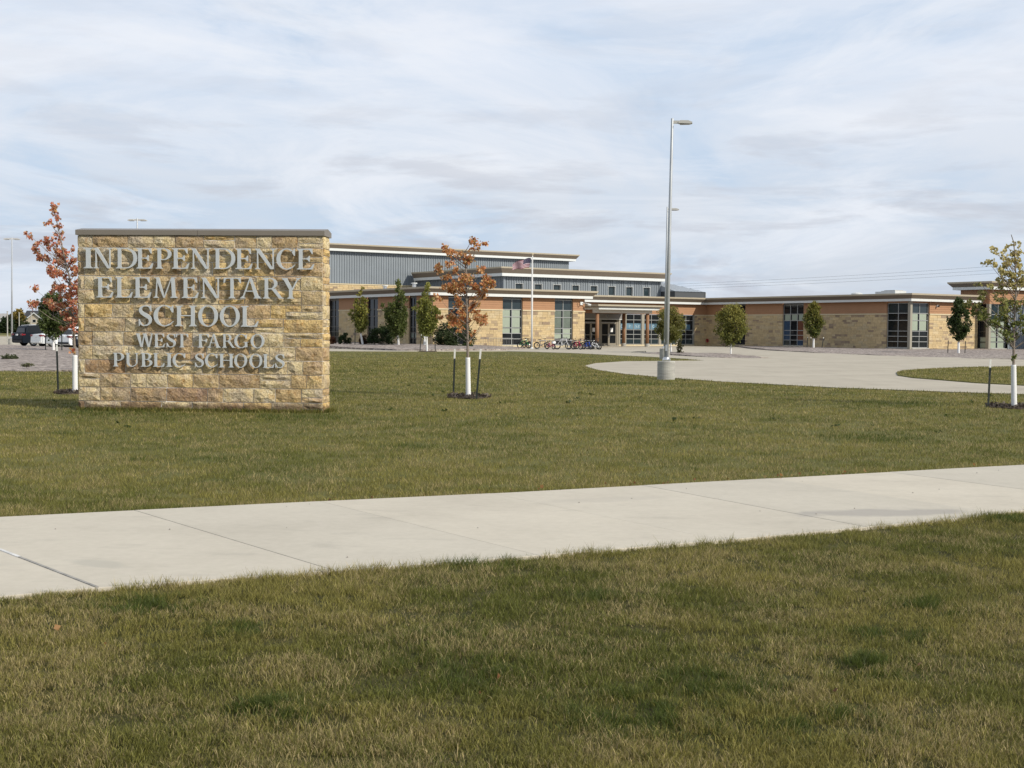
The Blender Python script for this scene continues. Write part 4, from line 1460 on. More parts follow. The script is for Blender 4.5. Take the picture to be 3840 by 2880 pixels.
    for (a, b) in cl:
        window(Tl, a, b, [5.42, 6.38], 1, lambda i, j: 'glassblue', recess=.16, bar=.05)
        mb = MB()
        for (p, q, c, d) in ((a - .035, a, 5.385, 6.415), (b, b + .035, 5.385, 6.415), (a, b, 6.38, 6.415), (a, b, 5.385, 5.42)):
            pbox(mb, Tl, p, q, c, d, -.25, .062, M['hvac'])
        mb.build('window_trim', school)
    mb = MB(); mb.box((17.38, 15.88, 4.9), (17.6, 16.1, 7.09), M['metal']); mb.build('corner_trim', school)
    mb = MB(); mb.box((37.72, 15.88, 4.9), (37.9, 16.1, 7.09), M['metal']); mb.build('corner_trim', school)
    eave([(17.5, 33.5), (17.5, 16), (37.8, 16), (37.8, 30)], 7.97, 7.37, 7.07, .9, .6)
    mb = MB(); mb.box((37.75, 16.06, 4.8), (37.8, 30, 7.1), M['metal']); mb.box((17.7, 16.3, 5.0), (37.5, 33.9, 7.6), M['membrane']); mb.build('roof', school)
    # ---- gymnasium (v = 34)
    G_ = LF(34)
    ribbed(G_, -7, 38.6, 6.57, 10.05)
    stone_wall(G_, [(-7, 38.5)], 4.6, 6.45, seed=9)
    Gr = lambda s, z, out: (38.6 + out, s, z)
    ribbed(Gr, 34, 60, 4.5, 10.05); ribbed(SF_(-7), 34, 60, 0, 10.05)
    eave([(-7, 60), (-7, 34), (38.6, 34), (38.6, 60)], 10.78, 10.28, 10.02, .9, .6)
    mb = MB(); mb.box((-6.6, 34.4, 0), (38.2, 60, 10.4), M['membrane']); mb.build('roof', school)
    # flat roofs
    mb = MB()
    mb.box((.32, .32, 4.56), (15.43, 33.6, 4.9), M['membrane']); mb.box((15.44, 10.32, 4.565), (39.5, 33.6, 4.88), M['membrane'])
    mb.box((39.56, -16.6, 4.56), (62, 33.5, 4.9), M['membrane'])
    mb.build('roof', school)
    mb = MB()
    mb.box((.4, .4, 0), (15.3, 33, .1), M['membrane']); mb.box((15.3, 10.4, 0), (39.6, 33, .1), M['membrane']); mb.box((39.65, -16.5, 0), (62, 33, .1), M['membrane'])
    mb.build('floor', school)
    # ---- low pitched roof right of the clerestory
    mb = MB()
    mb.box((37.95, 13.6, 5.35), (42.25, 26, 5.98), M['darkfascia'])
    v = [(37.85, 13.5, 5.98), (42.3, 13.5, 5.98), (42.3, 27, 5.98), (37.85, 27, 5.98), (37.85, 20, 7.75), (38.2, 20, 7.75)]
    mb.add(v, [(0, 1, 5, 4), (1, 2, 5), (2, 3, 4, 5), (0, 4, 3)], M['roofmetal'])
    for k in range(9):
        t = k / 9
        a = Vector((37.9 + 4.3 * t, 13.5, 5.985)); top = Vector((37.9 + .3 * t, 20, 7.76))
        b = a + (Vector((a.x, 20, 7.76)) - a) * (1 - t * .98)
        mb.tube([a, b], .025, M['roofmetal'], 4)
    mb.build('pitched_roof', school)
    mb = MB()
    v = [(42.27, 13.5, 5.97), (43.0, 14.2, 5.75), (43.0, 26, 5.75), (42.27, 26, 5.97), (42.27, 13.5, 5.3), (42.8, 14.2, 5.3), (42.8, 26, 5.3), (42.27, 26, 5.3)]
    mb.add(v, [(0, 1, 2, 3), (0, 4, 5, 1), (1, 5, 6, 2), (4, 7, 6, 5), (0, 3, 7, 4), (3, 2, 6, 7)], M['white']); mb.build('eave_end', school)
    # ---- entrance canopy on columns
    eave([(20.8, 9.6), (20.8, 4.35), (27.15, 4.35), (27.15, 9.6)], 4.12, 3.87, 3.68, .82, .52)
    mb = MB(); mb.box((20.4, 3.98, 3.72), (27.5, 9.6, 3.76), M['soffit']); mb.box((20.0, 3.6, 3.95), (27.9, 9.6, 4.05), M['membrane']); mb.build('canopy_roof', school)
    mb = MB()
    mb.box((20.3, 4.5, 3.36), (27.3, 4.85, 3.715), M['soffit']); mb.box((20.5, 4.86, 3.36), (20.85, 9.6, 3.71), M['column']); mb.box((26.6, 4.86, 3.36), (26.95, 9.6, 3.71), M['column'])
    mb.box((20.35, 8.1, 3.37), (27.2, 8.4, 3.705), M['column'])
    mb.build('canopy_beam', school)
    for (u, v) in ((20.72, 4.65), (26.85, 4.65), (26.78, 8.25), (20.68, 8.25)):
        mb = MB(); mb.smooth = True
        mb.tube([(u, v, .42), (u, v, 3.37)], .17, M['column'], 16)
        c = mb.build('column', school)
        mb = MB(); mb.tube([(u, v, .0), (u, v, .44)], .25, M['cast'], 16); mb.build('plinth', c)
    # ---- small fittings
    mb = MB()
    pbox(mb, Lf, 15.2, 15.5, 3.95, 4.22, .03, .12, M['white'])
    mb.tube([Lf(15.4, 4.1, .12), Lf(15.62, 4.12, .35), Lf(15.85, 4.0, .5)], .035, M['white'], 6)
    mb.tube([Lf(15.78, 4.0, .46), Lf(16.0, 3.93, .62)], .10, M['white'], 8)
    mb.tube([Lf(15.2, 3.95, .06), Lf(15.0, 3.7, .06), Lf(14.9, 4.1, .06)], .012, M['black'], 5)
    mb.build('security_camera', school)
    mb = MB(); mb.tube([Er(42.76, 4.1, .03), Er(42.76, 4.13, .2)], .1, M['white'], 10); mb.tube([Er(42.76, 4.13, .2), Er(42.76, 4.10, .32)], .075, M['black'], 10); mb.build('security_camera', school)
    mb = MB(); mb.torus(S(10.0 - .35 + .0, .72, .12), (1, 0, 0), .16, .05, M['red'], 14, 6); mb.disc(S(9.65, .72, .08), (1, 0, 0), .15, M['black'], 14, .08); mb.build('hose_reel', school)
    # vents and units on the roofs
    for (u, v, r_, z0, z1) in ((1.9, 12.0, .18, 5.0, 5.55), (6.9, 15.5, .2, 5.0, 6.0)):
        mb = MB(); mb.tube([(u, v, z0), (u, v, z1)], r_, M['chrome'], 10); mb.tube([(u, v, z1 + .02), (u, v, z1 + .12)], r_ * 1.5, M['hvac'], 10); mb.build('roof_vent', school)
    mb = MB()
    mb.box((45.0, -10.3, 4.9), (46.6, -8.6, 5.72), M['hvac']); mb.box((45.2, -8.5, 4.9), (46.4, -7.7, 5.66), M['hvac']); mb.box((45.2, -10.1, 5.721), (46.4, -8.8, 5.78), M['membrane'])
    mb.build('rooftop_unit', school)
    mb = MB(); mb.tube([(44.5, -6.0, 4.9), (44.5, -6.0, 5.50), (44.5, -6.0, 5.6)], [.55, .55, .3], M['hvac'], 12); mb.build('roof_exhaust', school)


build_school()

# ------------------------------------------------------------------ trees and shrubs


def leaf_cloud(name, centers, radii, counts, size, colors, parent, seed, flat=.8, yoff=None, droop=.3):
    """leaf-sized faces spread through clumps; colors: list of (rgb, weight) or function(z, t)"""
    g = np.random.default_rng(seed)
    V, C = [], []
    for (c, r_, n) in zip(centers, radii, counts):
        d = g.normal(size=(n, 3)); d /= np.linalg.norm(d, axis=1)[:, None]
        rad = r_ * g.random(n) ** (1 / 2.2)
        p = np.array(c) + d * rad[:, None] * np.array([1, 1, flat])
        s = size * (0.45 + .95 * g.random(n))
        a = g.normal(size=(n, 3)); a[:, 2] -= droop; a /= np.linalg.norm(a, axis=1)[:, None]
        b = g.normal(size=(n, 3)); b -= (b * a).sum(1)[:, None] * a; b /= np.linalg.norm(b, axis=1)[:, None]
        # a lobed leaf: two triangles folded about the midrib
        fold = np.cross(a, b) * .18
        tip = p + a * s[:, None]; l = p + a * s[:, None] * .45 + (b * .48 + fold) * s[:, None]; rr = p + a * s[:, None] * .45 + (-b * .48 + fold) * s[:, None]
        V.append(np.stack([p, l, tip, rr], 1))
        col = colors(p, g)
        C.append(np.repeat(col[:, None, :], 4, 1))
    V = np.concatenate(V).reshape(-1, 3); C = np.concatenate(C).reshape(-1, 3)
    n = len(V) // 4
    T = (np.arange(n)[:, None, None] * 4 + np.array([[0, 1, 2], [0, 2, 3]])[None]).reshape(-1, 3)
    return np_mesh(name, V, T, C, M['leaf'], parent)


def palette(cols, lo=.7, hi=1.25):
    cols = np.array(cols)
    def f(p, g):
        k = g.integers(0, len(cols), len(p))
        return cols[k] * (lo + (hi - lo) * g.random(len(p)))[:, None]
    return f


def limb(mb, pts, r0, r1, n=6):
    pts = [Vector(p) for p in pts]
    rad = [r0 + (r1 - r0) * i / (len(pts) - 1) for i in range(len(pts))]
    mb.tube(pts, rad, M['bark'], n)


def wrap_part(root, r0, h, lean=(0, 0), z0=0.0):
    """white corrugated guard round the trunk"""
    mb = MB(); mb.smooth = True
    pts, rad = [], []
    n = int(h / .028)
    for i in range(n + 1):
        t = i / n
        pts.append((lean[0] * t, lean[1] * t, z0 + h * t)); rad.append(r0 * (1 + (.07 if i % 2 else 0)) * (1.06 - .12 * t))
    mb.tube(pts, rad, M['wrap'], 10)
    return mb.build('trunk_guard', root)


def near_tree(name, label, loc, base_px, scale, clusters, trunk, limbs, leaf, colors, per, seed, wrap_h=.93, wrap_r=.062, group=None, extra=()):
    """clusters given on the drawing plane of the tree (right, up) in units of `scale` metres; depth is filled in around the trunk"""
    r = random.Random(seed)
    root = thing(name, label, 'tree', loc, 0, group)
    bx, by = base_px
    to = lambda x, y: ((x - bx) * scale, (by - y) * scale)
    cs, rs, ns = [], [], []
    spine = [to(*p) for p in trunk]
    zs = [p[1] for p in spine]; xs = [p[0] for p in spine]
    for (x, y, q) in list(clusters) + list(extra):
        a, z = to(x, y)
        tx = float(np.interp(z, zs, xs))
        spread = abs(a - tx) + .12
        yy = r.uniform(-1, 1) * min(.55, spread * .8)
        for k in range(3):
            qq = q * scale * r.uniform(.5, .95)
            cs.append((a + r.gauss(0, .5) * q * scale, yy + r.gauss(0, .6) * q * scale, z + r.gauss(0, .45) * q * scale)); rs.append(qq); ns.append(max(6, int(per * (q / 40.0) ** 2 / 3)))
    mb = MB()
    tp = [(x, 0, z) for x, z in spine]
    limb(mb, tp, wrap_r * .62, .008, 8)
    lb = mb
    for c, q in list(zip(cs, rs))[::3]:
        # branch from the trunk up to the clump
        d = abs(c[0] - float(np.interp(c[2], zs, xs))) + abs(c[1])
        zb = max(min(wrap_h + .35, c[2] - .02), c[2] - min(.55, d * .85) - .05)
        xb = float(np.interp(zb, zs, xs))
        mid = ((xb + c[0]) / 2 + .04 * (c[0] - xb), c[1] / 2, zb + (c[2] - zb) * .42)
        limb(lb, [(xb, 0, zb), mid, c], .011, .003, 5)
    mb.build('trunk', root)
    leaf_cloud('crown', cs, rs, ns, leaf, colors, root, seed)
    wrap_part(root, wrap_r, wrap_h, (xs and float(np.interp(wrap_h, zs, xs)) or 0, 0))
    return root


RUST = [(0.37, 0.17, 0.068), (0.35, 0.14, 0.06), (0.42, 0.22, 0.09), (0.27, 0.17, 0.055), (0.40, 0.28, 0.14), (0.31, 0.125, 0.055), (0.45, 0.26, 0.13)]
REDD = [(0.40, 0.16, 0.095), (0.36, 0.13, 0.08), (0.44, 0.22, 0.12), (0.33, 0.20, 0.085), (0.48, 0.30, 0.20), (0.40, 0.14, 0.09)]

T1 = [(430, 80, 30), (450, 120, 20), (470, 170, 30), (430, 210, 30), (480, 240, 30), (490, 290, 30), (470, 330, 25), (300, 330, 30), (350, 360, 35), (370, 390, 30), (420, 350, 25), (490, 390, 35), (290, 440, 30), (300, 490, 35),
      (350, 490, 35), (390, 510, 30), (430, 430, 25), (470, 460, 40), (510, 440, 35), (510, 500, 40), (470, 520, 30), (520, 560, 35), (400, 600, 35), (450, 610, 45), (500, 620, 40), (540, 650, 35), (610, 520, 35), (600, 570, 30),
      (620, 620, 35), (630, 440, 25), (620, 760, 45), (600, 710, 40), (330, 740, 30), (420, 730, 30), (380, 780, 25), (480, 760, 40), (520, 740, 45), (550, 800, 45), (600, 830, 40), (490, 800, 25), (250, 870, 25), (300, 880, 40),
      (350, 870, 40), (410, 870, 45), (460, 890, 40), (560, 880, 45), (620, 930, 45), (550, 950, 45), (600, 1000, 40), (560, 1040, 35), (490, 1080, 30), (620, 1060, 30), (580, 1240, 22), (690, 600, 40), (720, 720, 45), (700, 840, 45), (760, 900, 40), (680, 980, 40)]
near_tree('maple_tree', 'young red maple with white trunk guard partly behind the left end of the stone sign', (-10.63, 32.09, 0), (615, 1603), .00297, T1,
          [(615, 1603), (615, 1290), (605, 1100), (592, 950), (572, 650), (530, 480), (500, 330), (465, 170), (425, 70)], None, .066, palette(REDD, 1.0, 1.8), 84, 101, .92, .06)
T2 = [(180, 200, 40), (240, 240, 45), (170, 165, 22), (340, 270, 70), (130, 360, 45), (210, 340, 40), (270, 390, 40), (190, 470, 45), (160, 540, 40), (370, 490, 80), (420, 540, 50), (300, 570, 60), (230, 560, 50), (420, 110, 30), (480, 150, 35),
      (550, 130, 28), (430, 190, 20), (515, 380, 45), (580, 480, 60), (610, 520, 40), (540, 550, 40), (130, 660, 35), (240, 600, 40), (280, 680, 40), (490, 630, 40), (540, 610, 40), (470, 700, 40), (430, 760, 50), (340, 770, 60),
      (110, 820, 30), (200, 800, 30), (240, 850, 50), (300, 870, 60), (350, 880, 50), (480, 840, 50), (540, 850, 40), (560, 880, 25), (310, 930, 30), (415, 970, 30), (395, 1060, 12)]
near_tree('maple_tree', 'young maple with rust orange leaves and white trunk guard between two stakes', (-1.04, 31.49, 0), (395, 1585), .00253, T2,
          [(395, 1585), (388, 1210), (382, 950), (372, 620), (370, 420), (345, 260), (330, 200)], None, .060, palette(RUST, 1.05, 1.95), 80, 102, .95, .058)
T3 = [(1510, 130, 20), (1450, 150, 20), (1550, 130, 15), (1330, 185, 25), (1280, 200, 25), (1370, 200, 20), (1400, 240, 25), (1450, 250, 35), (1500, 210, 35), (1570, 220, 35), (1520, 280, 40), (1580, 300, 40), (1270, 285, 25), (1320, 290, 35),
      (1280, 330, 15), (1390, 300, 35), (1440, 330, 40), (1350, 370, 30), (1420, 390, 40), (1480, 380, 45), (1540, 370, 40), (1430, 440, 40), (1480, 470, 45), (1410, 500, 30), (1560, 460, 40), (1600, 470, 30), (1215, 470, 20), (1250, 500, 30),
      (1270, 560, 35), (1230, 590, 30), (1130, 640, 30), (1170, 650, 35), (1210, 680, 40), (1260, 700, 40), (1240, 750, 45), (1290, 760, 45), (1330, 790, 45), (1200, 760, 25), (1380, 700, 45), (1400, 640, 40), (1350, 590, 30), (1430, 580, 35),
      (1470, 640, 45), (1520, 620, 40), (1560, 690, 45), (1600, 640, 45), (1440, 760, 50), (1390, 830, 45), (1470, 850, 45), (1530, 800, 45), (1590, 800, 45), (1450, 920, 40), (1400, 900, 30), (1540, 900, 40), (1510, 980, 20), (1600, 880, 40), (1480, 1100, 15),
      (1650, 560, 40), (1680, 640, 45), (1720, 720, 45), (1700, 800, 45), (1660, 880, 40), (1760, 650, 35), (1650, 400, 35), (1640, 300, 30)]


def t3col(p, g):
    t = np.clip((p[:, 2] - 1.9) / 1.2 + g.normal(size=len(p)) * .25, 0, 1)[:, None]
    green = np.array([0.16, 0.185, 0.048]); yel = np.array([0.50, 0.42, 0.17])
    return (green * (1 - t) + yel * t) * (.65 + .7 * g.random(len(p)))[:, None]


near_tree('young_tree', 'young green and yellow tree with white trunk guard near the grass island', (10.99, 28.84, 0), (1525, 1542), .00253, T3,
          [(1525, 1542), (1512, 1170), (1508, 900), (1512, 700), (1520, 500), (1505, 300), (1490, 120), (1465, 50)], None, .060, t3col, 66, 103, .94, .056)


def crown_tree(name, label, loc, z0, z1, rx, cols, n, leaf, seed, shape='oval', wrap_h=.95, lean=(0, 0), wrap_r=.07, tip=0.0, trunk_r=.06, group=None, clumps=60):
    r = random.Random(seed)
    root = thing(name, label, 'tree', loc, r.uniform(0, 6), group)
    mb = MB()
    mid = (z0 + z1) / 2
    limb(mb, [(0, 0, 0), (lean[0], lean[1], min(wrap_h, z0)), (lean[0] * 1.1, lean[1] * 1.1, mid), (lean[0] + tip, lean[1], z1 - .3)], trunk_r, .012, 8)
    cs, rs, ns = [], [], []
    if shape == 'vase':
        # ascending limbs of unequal reach, leaves in clumps along each of them
        nl = 11; Hc = z1 - z0
        for k in range(nl):
            a = k * 2.4 + r.uniform(-.3, .3)
            sp_ = rx * (0.0 if k == 0 else r.uniform(.35, 1.0))
            zt_ = z1 - .12 if k == 0 else z1 - Hc * (.10 + .62 * (sp_ / rx) ** 1.2 * r.uniform(.55, 1.1))
            zs_ = z0 + r.uniform(-.05, .12) * Hc
            P0 = Vector((lean[0], lean[1], zs_ - .15)); P1 = Vector((lean[0] + sp_ * .85 * math.cos(a), lean[1] + sp_ * .85 * math.sin(a), zs_ + (zt_ - zs_) * .38)); P2 = Vector((lean[0] + tip + sp_ * math.cos(a), lean[1] + sp_ * math.sin(a), zt_))
            pts = [P0 * (1 - t) ** 2 + P1 * 2 * t * (1 - t) + P2 * t * t for t in (0, .25, .5, .75, 1)]
            limb(mb, pts, .022, .005, 5)
            nc = 7 if k else 15
            for j in range(nc):
                t = (j + .8) / nc
                p = P0 * (1 - t) ** 2 + P1 * 2 * t * (1 - t) + P2 * t * t
                q = rx * (.36 * (1 - t) + .17) * r.uniform(.75, 1.2)
                cs.append((p.x + r.gauss(0, .10) * rx, p.y + r.gauss(0, .10) * rx, p.z)); rs.append(q); ns.append(int(n * 1.25 / (nl * 7) * (1.35 - .7 * t)))
        clumps = 0
    for k in range(clumps):
        t = (k + r.random()) / clumps
        z = z0 + (z1 - z0) * t
        if shape == 'round': w = math.sqrt(max(0.02, 1 - (2 * t - 1) ** 2)) ** .9
        elif shape == 'spade': w = min(1, (t / .22) ** .7) * (1 - max(0, (t - .25) / .78) ** 1.25) + .10
        else: w = min(1, (t / .3) ** .6) * (1 - max(0, (t - .45) / .6) ** 1.4) + .10
        a = r.uniform(0, 2 * math.pi); q = rx * w * math.sqrt(r.uniform(.05, 1)) * .92
        c = (lean[0] + tip * t + q * math.cos(a), lean[1] + q * math.sin(a), z)
        cs.append(c); rs.append(rx * r.uniform(.18, .40)); ns.append(int(1.5 * n / clumps))
        if k % 2 == 0:
            zb = max(z0 - .1, z - q * 1.1)
            limb(mb, [(lean[0], lean[1], zb), ((lean[0] + c[0]) / 2, (lean[1] + c[1]) / 2, (zb + z) / 2), c], .016, .004, 4)
    mb.build('trunk', root)
    leaf_cloud('crown', cs, rs, ns, leaf, cols, root, seed, 1.0)
    if wrap_h:
        wrap_part(root, wrap_r, wrap_h, lean)
    return root


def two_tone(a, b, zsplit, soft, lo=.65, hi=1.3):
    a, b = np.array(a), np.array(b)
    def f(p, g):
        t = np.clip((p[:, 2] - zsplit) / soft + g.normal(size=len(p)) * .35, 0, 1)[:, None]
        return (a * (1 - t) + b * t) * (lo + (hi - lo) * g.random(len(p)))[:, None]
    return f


G1, G2, G3 = (0.085, 0.112, 0.028), (0.155, 0.168, 0.038), (0.035, 0.058, 0.018)
YL = (0.28, 0.25, 0.05)
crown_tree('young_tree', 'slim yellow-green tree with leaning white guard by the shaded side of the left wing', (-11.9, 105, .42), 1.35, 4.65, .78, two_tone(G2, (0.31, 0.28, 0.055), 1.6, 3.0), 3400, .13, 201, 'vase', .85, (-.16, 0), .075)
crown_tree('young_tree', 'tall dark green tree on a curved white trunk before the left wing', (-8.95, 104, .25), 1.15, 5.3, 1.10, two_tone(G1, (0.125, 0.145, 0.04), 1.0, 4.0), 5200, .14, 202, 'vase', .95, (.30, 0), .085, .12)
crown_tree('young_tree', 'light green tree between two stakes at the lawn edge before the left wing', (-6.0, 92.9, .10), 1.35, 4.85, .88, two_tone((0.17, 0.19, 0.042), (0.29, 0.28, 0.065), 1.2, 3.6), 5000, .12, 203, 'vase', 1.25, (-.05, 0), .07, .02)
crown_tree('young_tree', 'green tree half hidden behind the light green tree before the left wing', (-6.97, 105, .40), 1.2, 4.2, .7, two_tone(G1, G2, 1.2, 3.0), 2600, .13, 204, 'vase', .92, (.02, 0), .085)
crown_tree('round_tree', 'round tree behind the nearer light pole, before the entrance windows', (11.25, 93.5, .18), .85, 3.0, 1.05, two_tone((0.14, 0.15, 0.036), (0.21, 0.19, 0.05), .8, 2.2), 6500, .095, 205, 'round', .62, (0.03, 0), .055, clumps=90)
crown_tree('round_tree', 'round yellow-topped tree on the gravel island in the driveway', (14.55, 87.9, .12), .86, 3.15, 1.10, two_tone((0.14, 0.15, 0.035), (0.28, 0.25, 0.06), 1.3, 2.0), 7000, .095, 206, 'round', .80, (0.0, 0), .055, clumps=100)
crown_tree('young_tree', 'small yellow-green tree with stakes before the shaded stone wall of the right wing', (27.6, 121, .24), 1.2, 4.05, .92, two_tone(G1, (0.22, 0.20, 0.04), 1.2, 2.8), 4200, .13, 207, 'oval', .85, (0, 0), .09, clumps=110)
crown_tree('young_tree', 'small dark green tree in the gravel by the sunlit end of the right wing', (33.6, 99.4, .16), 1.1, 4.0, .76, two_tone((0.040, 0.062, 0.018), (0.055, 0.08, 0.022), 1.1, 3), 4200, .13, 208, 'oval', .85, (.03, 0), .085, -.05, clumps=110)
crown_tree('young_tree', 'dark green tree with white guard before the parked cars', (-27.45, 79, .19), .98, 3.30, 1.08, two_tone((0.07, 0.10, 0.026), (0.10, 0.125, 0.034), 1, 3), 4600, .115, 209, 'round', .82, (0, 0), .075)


def shrub(name, label, loc, rx, h, cols, n, leaf, seed):
    r = random.Random(seed)
    root = thing(name, label, 'shrub', loc)
    mb = MB(); cs, rs, ns = [], [], []
    for k in range(40):
        a = r.uniform(0, 6.28); t = r.random(); q = rx * math.sqrt(r.random()) * .85
        zz = h * (1 - (q / rx) ** 2 * .6) * r.uniform(.12, .9)
        c = (q * math.cos(a), q * math.sin(a) * .7, zz)
        cs.append(c); rs.append(rx * .26); ns.append(n // 40)
        if k % 3 == 0:
            limb(mb, [(0, 0, -.05), (c[0] * .4, c[1] * .4, zz * .5), c], .018, .005, 4)
    mb.build('stem', root)
    leaf_cloud('foliage', cs, rs, ns, leaf, cols, root, seed)


shrub('shrub', 'dense dark green rounded shrub between two trees before the left wing', (-10.42, 106, .42), 1.28, 1.6, palette([(0.028, 0.050, 0.014), (0.04, 0.065, 0.02)]), 5600, .09, 301)
shrub('shrub', 'large glossy leaved shrub behind the rust orange maple', (-4.75, 105, .27), 1.75, 2.1, palette([(0.045, 0.065, 0.022), (0.07, 0.09, 0.035), (0.03, 0.048, 0.016)]), 7000, .11, 302)
shrub('shrub', 'low dark green shrub nearest to the right edge of the stone sign', (-13.5, 106, .42), .58, .98, palette([(0.030, 0.052, 0.015)]), 1600, .09, 303)
shrub('shrub', 'dark red shrub low behind the right edge of the stone sign', (-14.6, 106.2, .42), .5, .68, palette([(0.14, 0.05, 0.025), (0.10, 0.05, 0.02)]), 1100, .09, 304)
shrub('shrub', 'dull red-brown shrub beside the slim yellow-green tree', (-11.95, 106.6, .42), .45, .8, palette([(0.11, 0.05, 0.025), (0.07, 0.045, 0.02)]), 1000, .09, 305)
shrub('shrub', 'low sprawling shrub at the foot of the large glossy shrub', (-3.5, 102.5, .22), .55, .42, palette([(0.045, 0.07, 0.02)]), 700, .09, 306)
shrub('weed_clump', 'upright leafy weeds right of the farther light pole', (11.62, 91.5, .1), .22, 1.15, palette([(0.07, 0.075, 0.03), (0.10, 0.09, 0.04)]), 500, .09, 307)
shrub('weed_clump', 'flat green weed patch on the rock bank near the left picture edge', (-22.7, 59.6, .15), .42, .16, palette([(0.09, 0.105, 0.05)]), 500, .07, 308)
shrub('weed_clump', 'small weed patch where rock bank and lawn meet left of the sign', (-18.2, 49.5, .14), .28, .10, palette([(0.12, 0.125, 0.06)]), 220, .05, 309)

# stray lawn weeds
def lawn_weeds():
    c, rr, n = [], [], []
    r = random.Random(5)
    for (x, y) in [(2.9, 23.6), (3.4, 24.2), (3.1, 23.9), (6.2, 22.6), (5.5, 22.4), (10.6, 30.5), (12.3, 33.9)] + [(r.uniform(-10, 14), r.uniform(19, 60)) for _ in range(90)]:
        if in_poly(np.array([x]), np.array([y]), DRIVE)[0] or (x < -14 and y > 46):
            continue
        c.append((x, y, .02 + terr(x, y))); rr.append(r.uniform(.03, .09)); n.append(6)
    o = leaf_cloud('lawn_weeds', c, rr, n, .06, palette([(0.06, 0.085, 0.02), (0.05, 0.07, 0.018)]), None, 44, .25, droop=-.6)
    structure(o, 'stuff')
lawn_weeds()


def fallen_leaves():
    r = random.Random(9)
    c, rr, n = [], [], []
    for k in range(46):
        x = r.uniform(-2, 6.5)
        c.append((x, float(far_y(x)) + r.uniform(-.03, .10), .045)); rr.append(.03); n.append(1)
    for k in range(7):
        x = r.uniform(-2.5, 3); c.append((x, r.uniform(5.2, 7.2), .04)); rr.append(.02); n.append(1)
    o = leaf_cloud('fallen_leaves', c, rr, n, .036, palette([(0.30, 0.16, 0.06), (0.36, 0.27, 0.12), (0.24, 0.11, 0.05)]), None, 45, .2, droop=0)
    structure(o, 'stuff')
fallen_leaves()

# mulch rings
for (x, y, rx, ry) in ((-1.04, 31.5, .50, .85), (-10.63, 32.1, .42, .7), (10.98, 28.9, .52, .75), (-6.0, 92.9, .7, 1.6)):
    n = 18
    poly = [(x + rx * math.cos(2 * math.pi * k / n) * rnd.uniform(.9, 1.1), y + ry * math.sin(2 * math.pi * k / n) * rnd.uniform(.9, 1.1)) for k in range(n)]
    sheet('mulch_ring', poly, .028, M['mulch'])


def mulch_chips():
    c, rr, n = [], [], []
    for (x, y, rx, ry) in ((-1.04, 31.5, .50, .85), (-10.63, 32.1, .42, .7), (10.98, 28.9, .52, .75)):
        for k in range(260):
            a = rnd.uniform(0, 6.28); q = math.sqrt(rnd.random())
            c.append((x + rx * q * math.cos(a), y + ry * q * math.sin(a), .04)); rr.append(.03); n.append(2)
    o = leaf_cloud('bark_chips', c, rr, n, .06, palette([(0.10, 0.075, 0.055), (0.05, 0.038, 0.03), (0.17, 0.14, 0.11)]), None, 46, .5, droop=-.3)
    structure(o, 'stuff')
mulch_chips()

# ------------------------------------------------------------------ tree stakes
def stake(label, x, y, h, lean=(0, 0), white=.16, r_=.022, group='steel stakes beside young trees', z=None):
    z = terr(x, y) if z is None else z
    root = thing('tree_stake', label, 'stake', (x, y, z), 0, group)
    mb = MB()
    a = Vector((0, 0, -.05)); b = Vector((lean[0], lean[1], h)); m_ = a + (b - a) * (1 - white)
    def tee(p, q, m):
        d = (q - p)
        w, t = r_, r_ * .28
        for (x0, x1, y0, y1) in ((-w, w, -t, t), (-t, t, t, w * 1.5)):
            v = [p + Vector((x0, y0, 0)), p + Vector((x1, y0, 0)), p + Vector((x1, y1, 0)), p + Vector((x0, y1, 0))]
            v += [c + d for c in v]
            mb.add(v, [(0, 3, 2, 1), (4, 5, 6, 7), (0, 1, 5, 4), (1, 2, 6, 5), (2, 3, 7, 6), (3, 0, 4, 7)], m)
    tee(a, m_, M['post_dark'])
    n = int(h / .1)
    for k in range(2, n - 2):
        p = a + (b - a) * (k / n)
        mb.box((p.x - r_ * .5, p.y - r_ * .9, p.z), (p.x + r_ * .5, p.y - r_ * .3, p.z + .02), M['post_dark'])
    mb.build('post', root)
    if white:
        mb = MB(); tee(m_, b, M['post_white']); mb.build('post_tip', root)


stake('upright black stake left of the rust orange maple', -1.43, 32.2, 1.15, (.03, 0), .2)
stake('leaning dark stake right of the rust orange maple', -.83, 30.6, 1.17, (.10, 0), .19)
stake('black stake with white tip left of the red maple guard', -11.08, 32.2, 1.16, (-.03, 0), .12)
stake('black stake with pale tip left of the green and yellow tree at the right edge', 10.46, 28.95, 1.05, (.03, 0), .16)
stake('black stake left of the light green tree at the lawn edge', -6.44, 92.0, 1.2, (.10, 0), .06, .028)
stake('black stake right of the light green tree at the lawn edge', -5.42, 92.9, 1.15, (-.02, 0), .06, .028)
stake('dark stake left of the slim yellow-green tree', -12.45, 104.5, 1.25, (0, 0), 0, .035, z=.4)
stake('leftmost of the stakes by the small yellow-green tree at the right wing', 27.05, 121.2, 1.0, (.05, 0), .1, .035, z=.24)
stake('thin stake just left of the white guard at the shaded right wing wall', 27.2, 120.3, .98, (.0, 0), .1, .03, z=.24)
stake('tilted stake right of the small yellow-green tree at the right wing', 28.3, 120.7, .98, (.14, 0), .1, .035, z=.24)
stake('stake left of the small dark green tree at the sunlit wall', 32.95, 99.9, .98, (.02, 0), 0, .03, z=.14)
stake('stake right of the small dark green tree at the sunlit wall', 33.8, 98.6, .95, (.03, 0), 0, .03, z=.14)
stake('dark stake left of the white guard before the parked cars', -28.0, 79.2, 1.08, (.02, 0), 0, .03, z=.19)
stake('dark stake right of the white guard before the parked cars', -26.85, 78.7, 1.05, (.0, 0), 0, .03, z=.19)
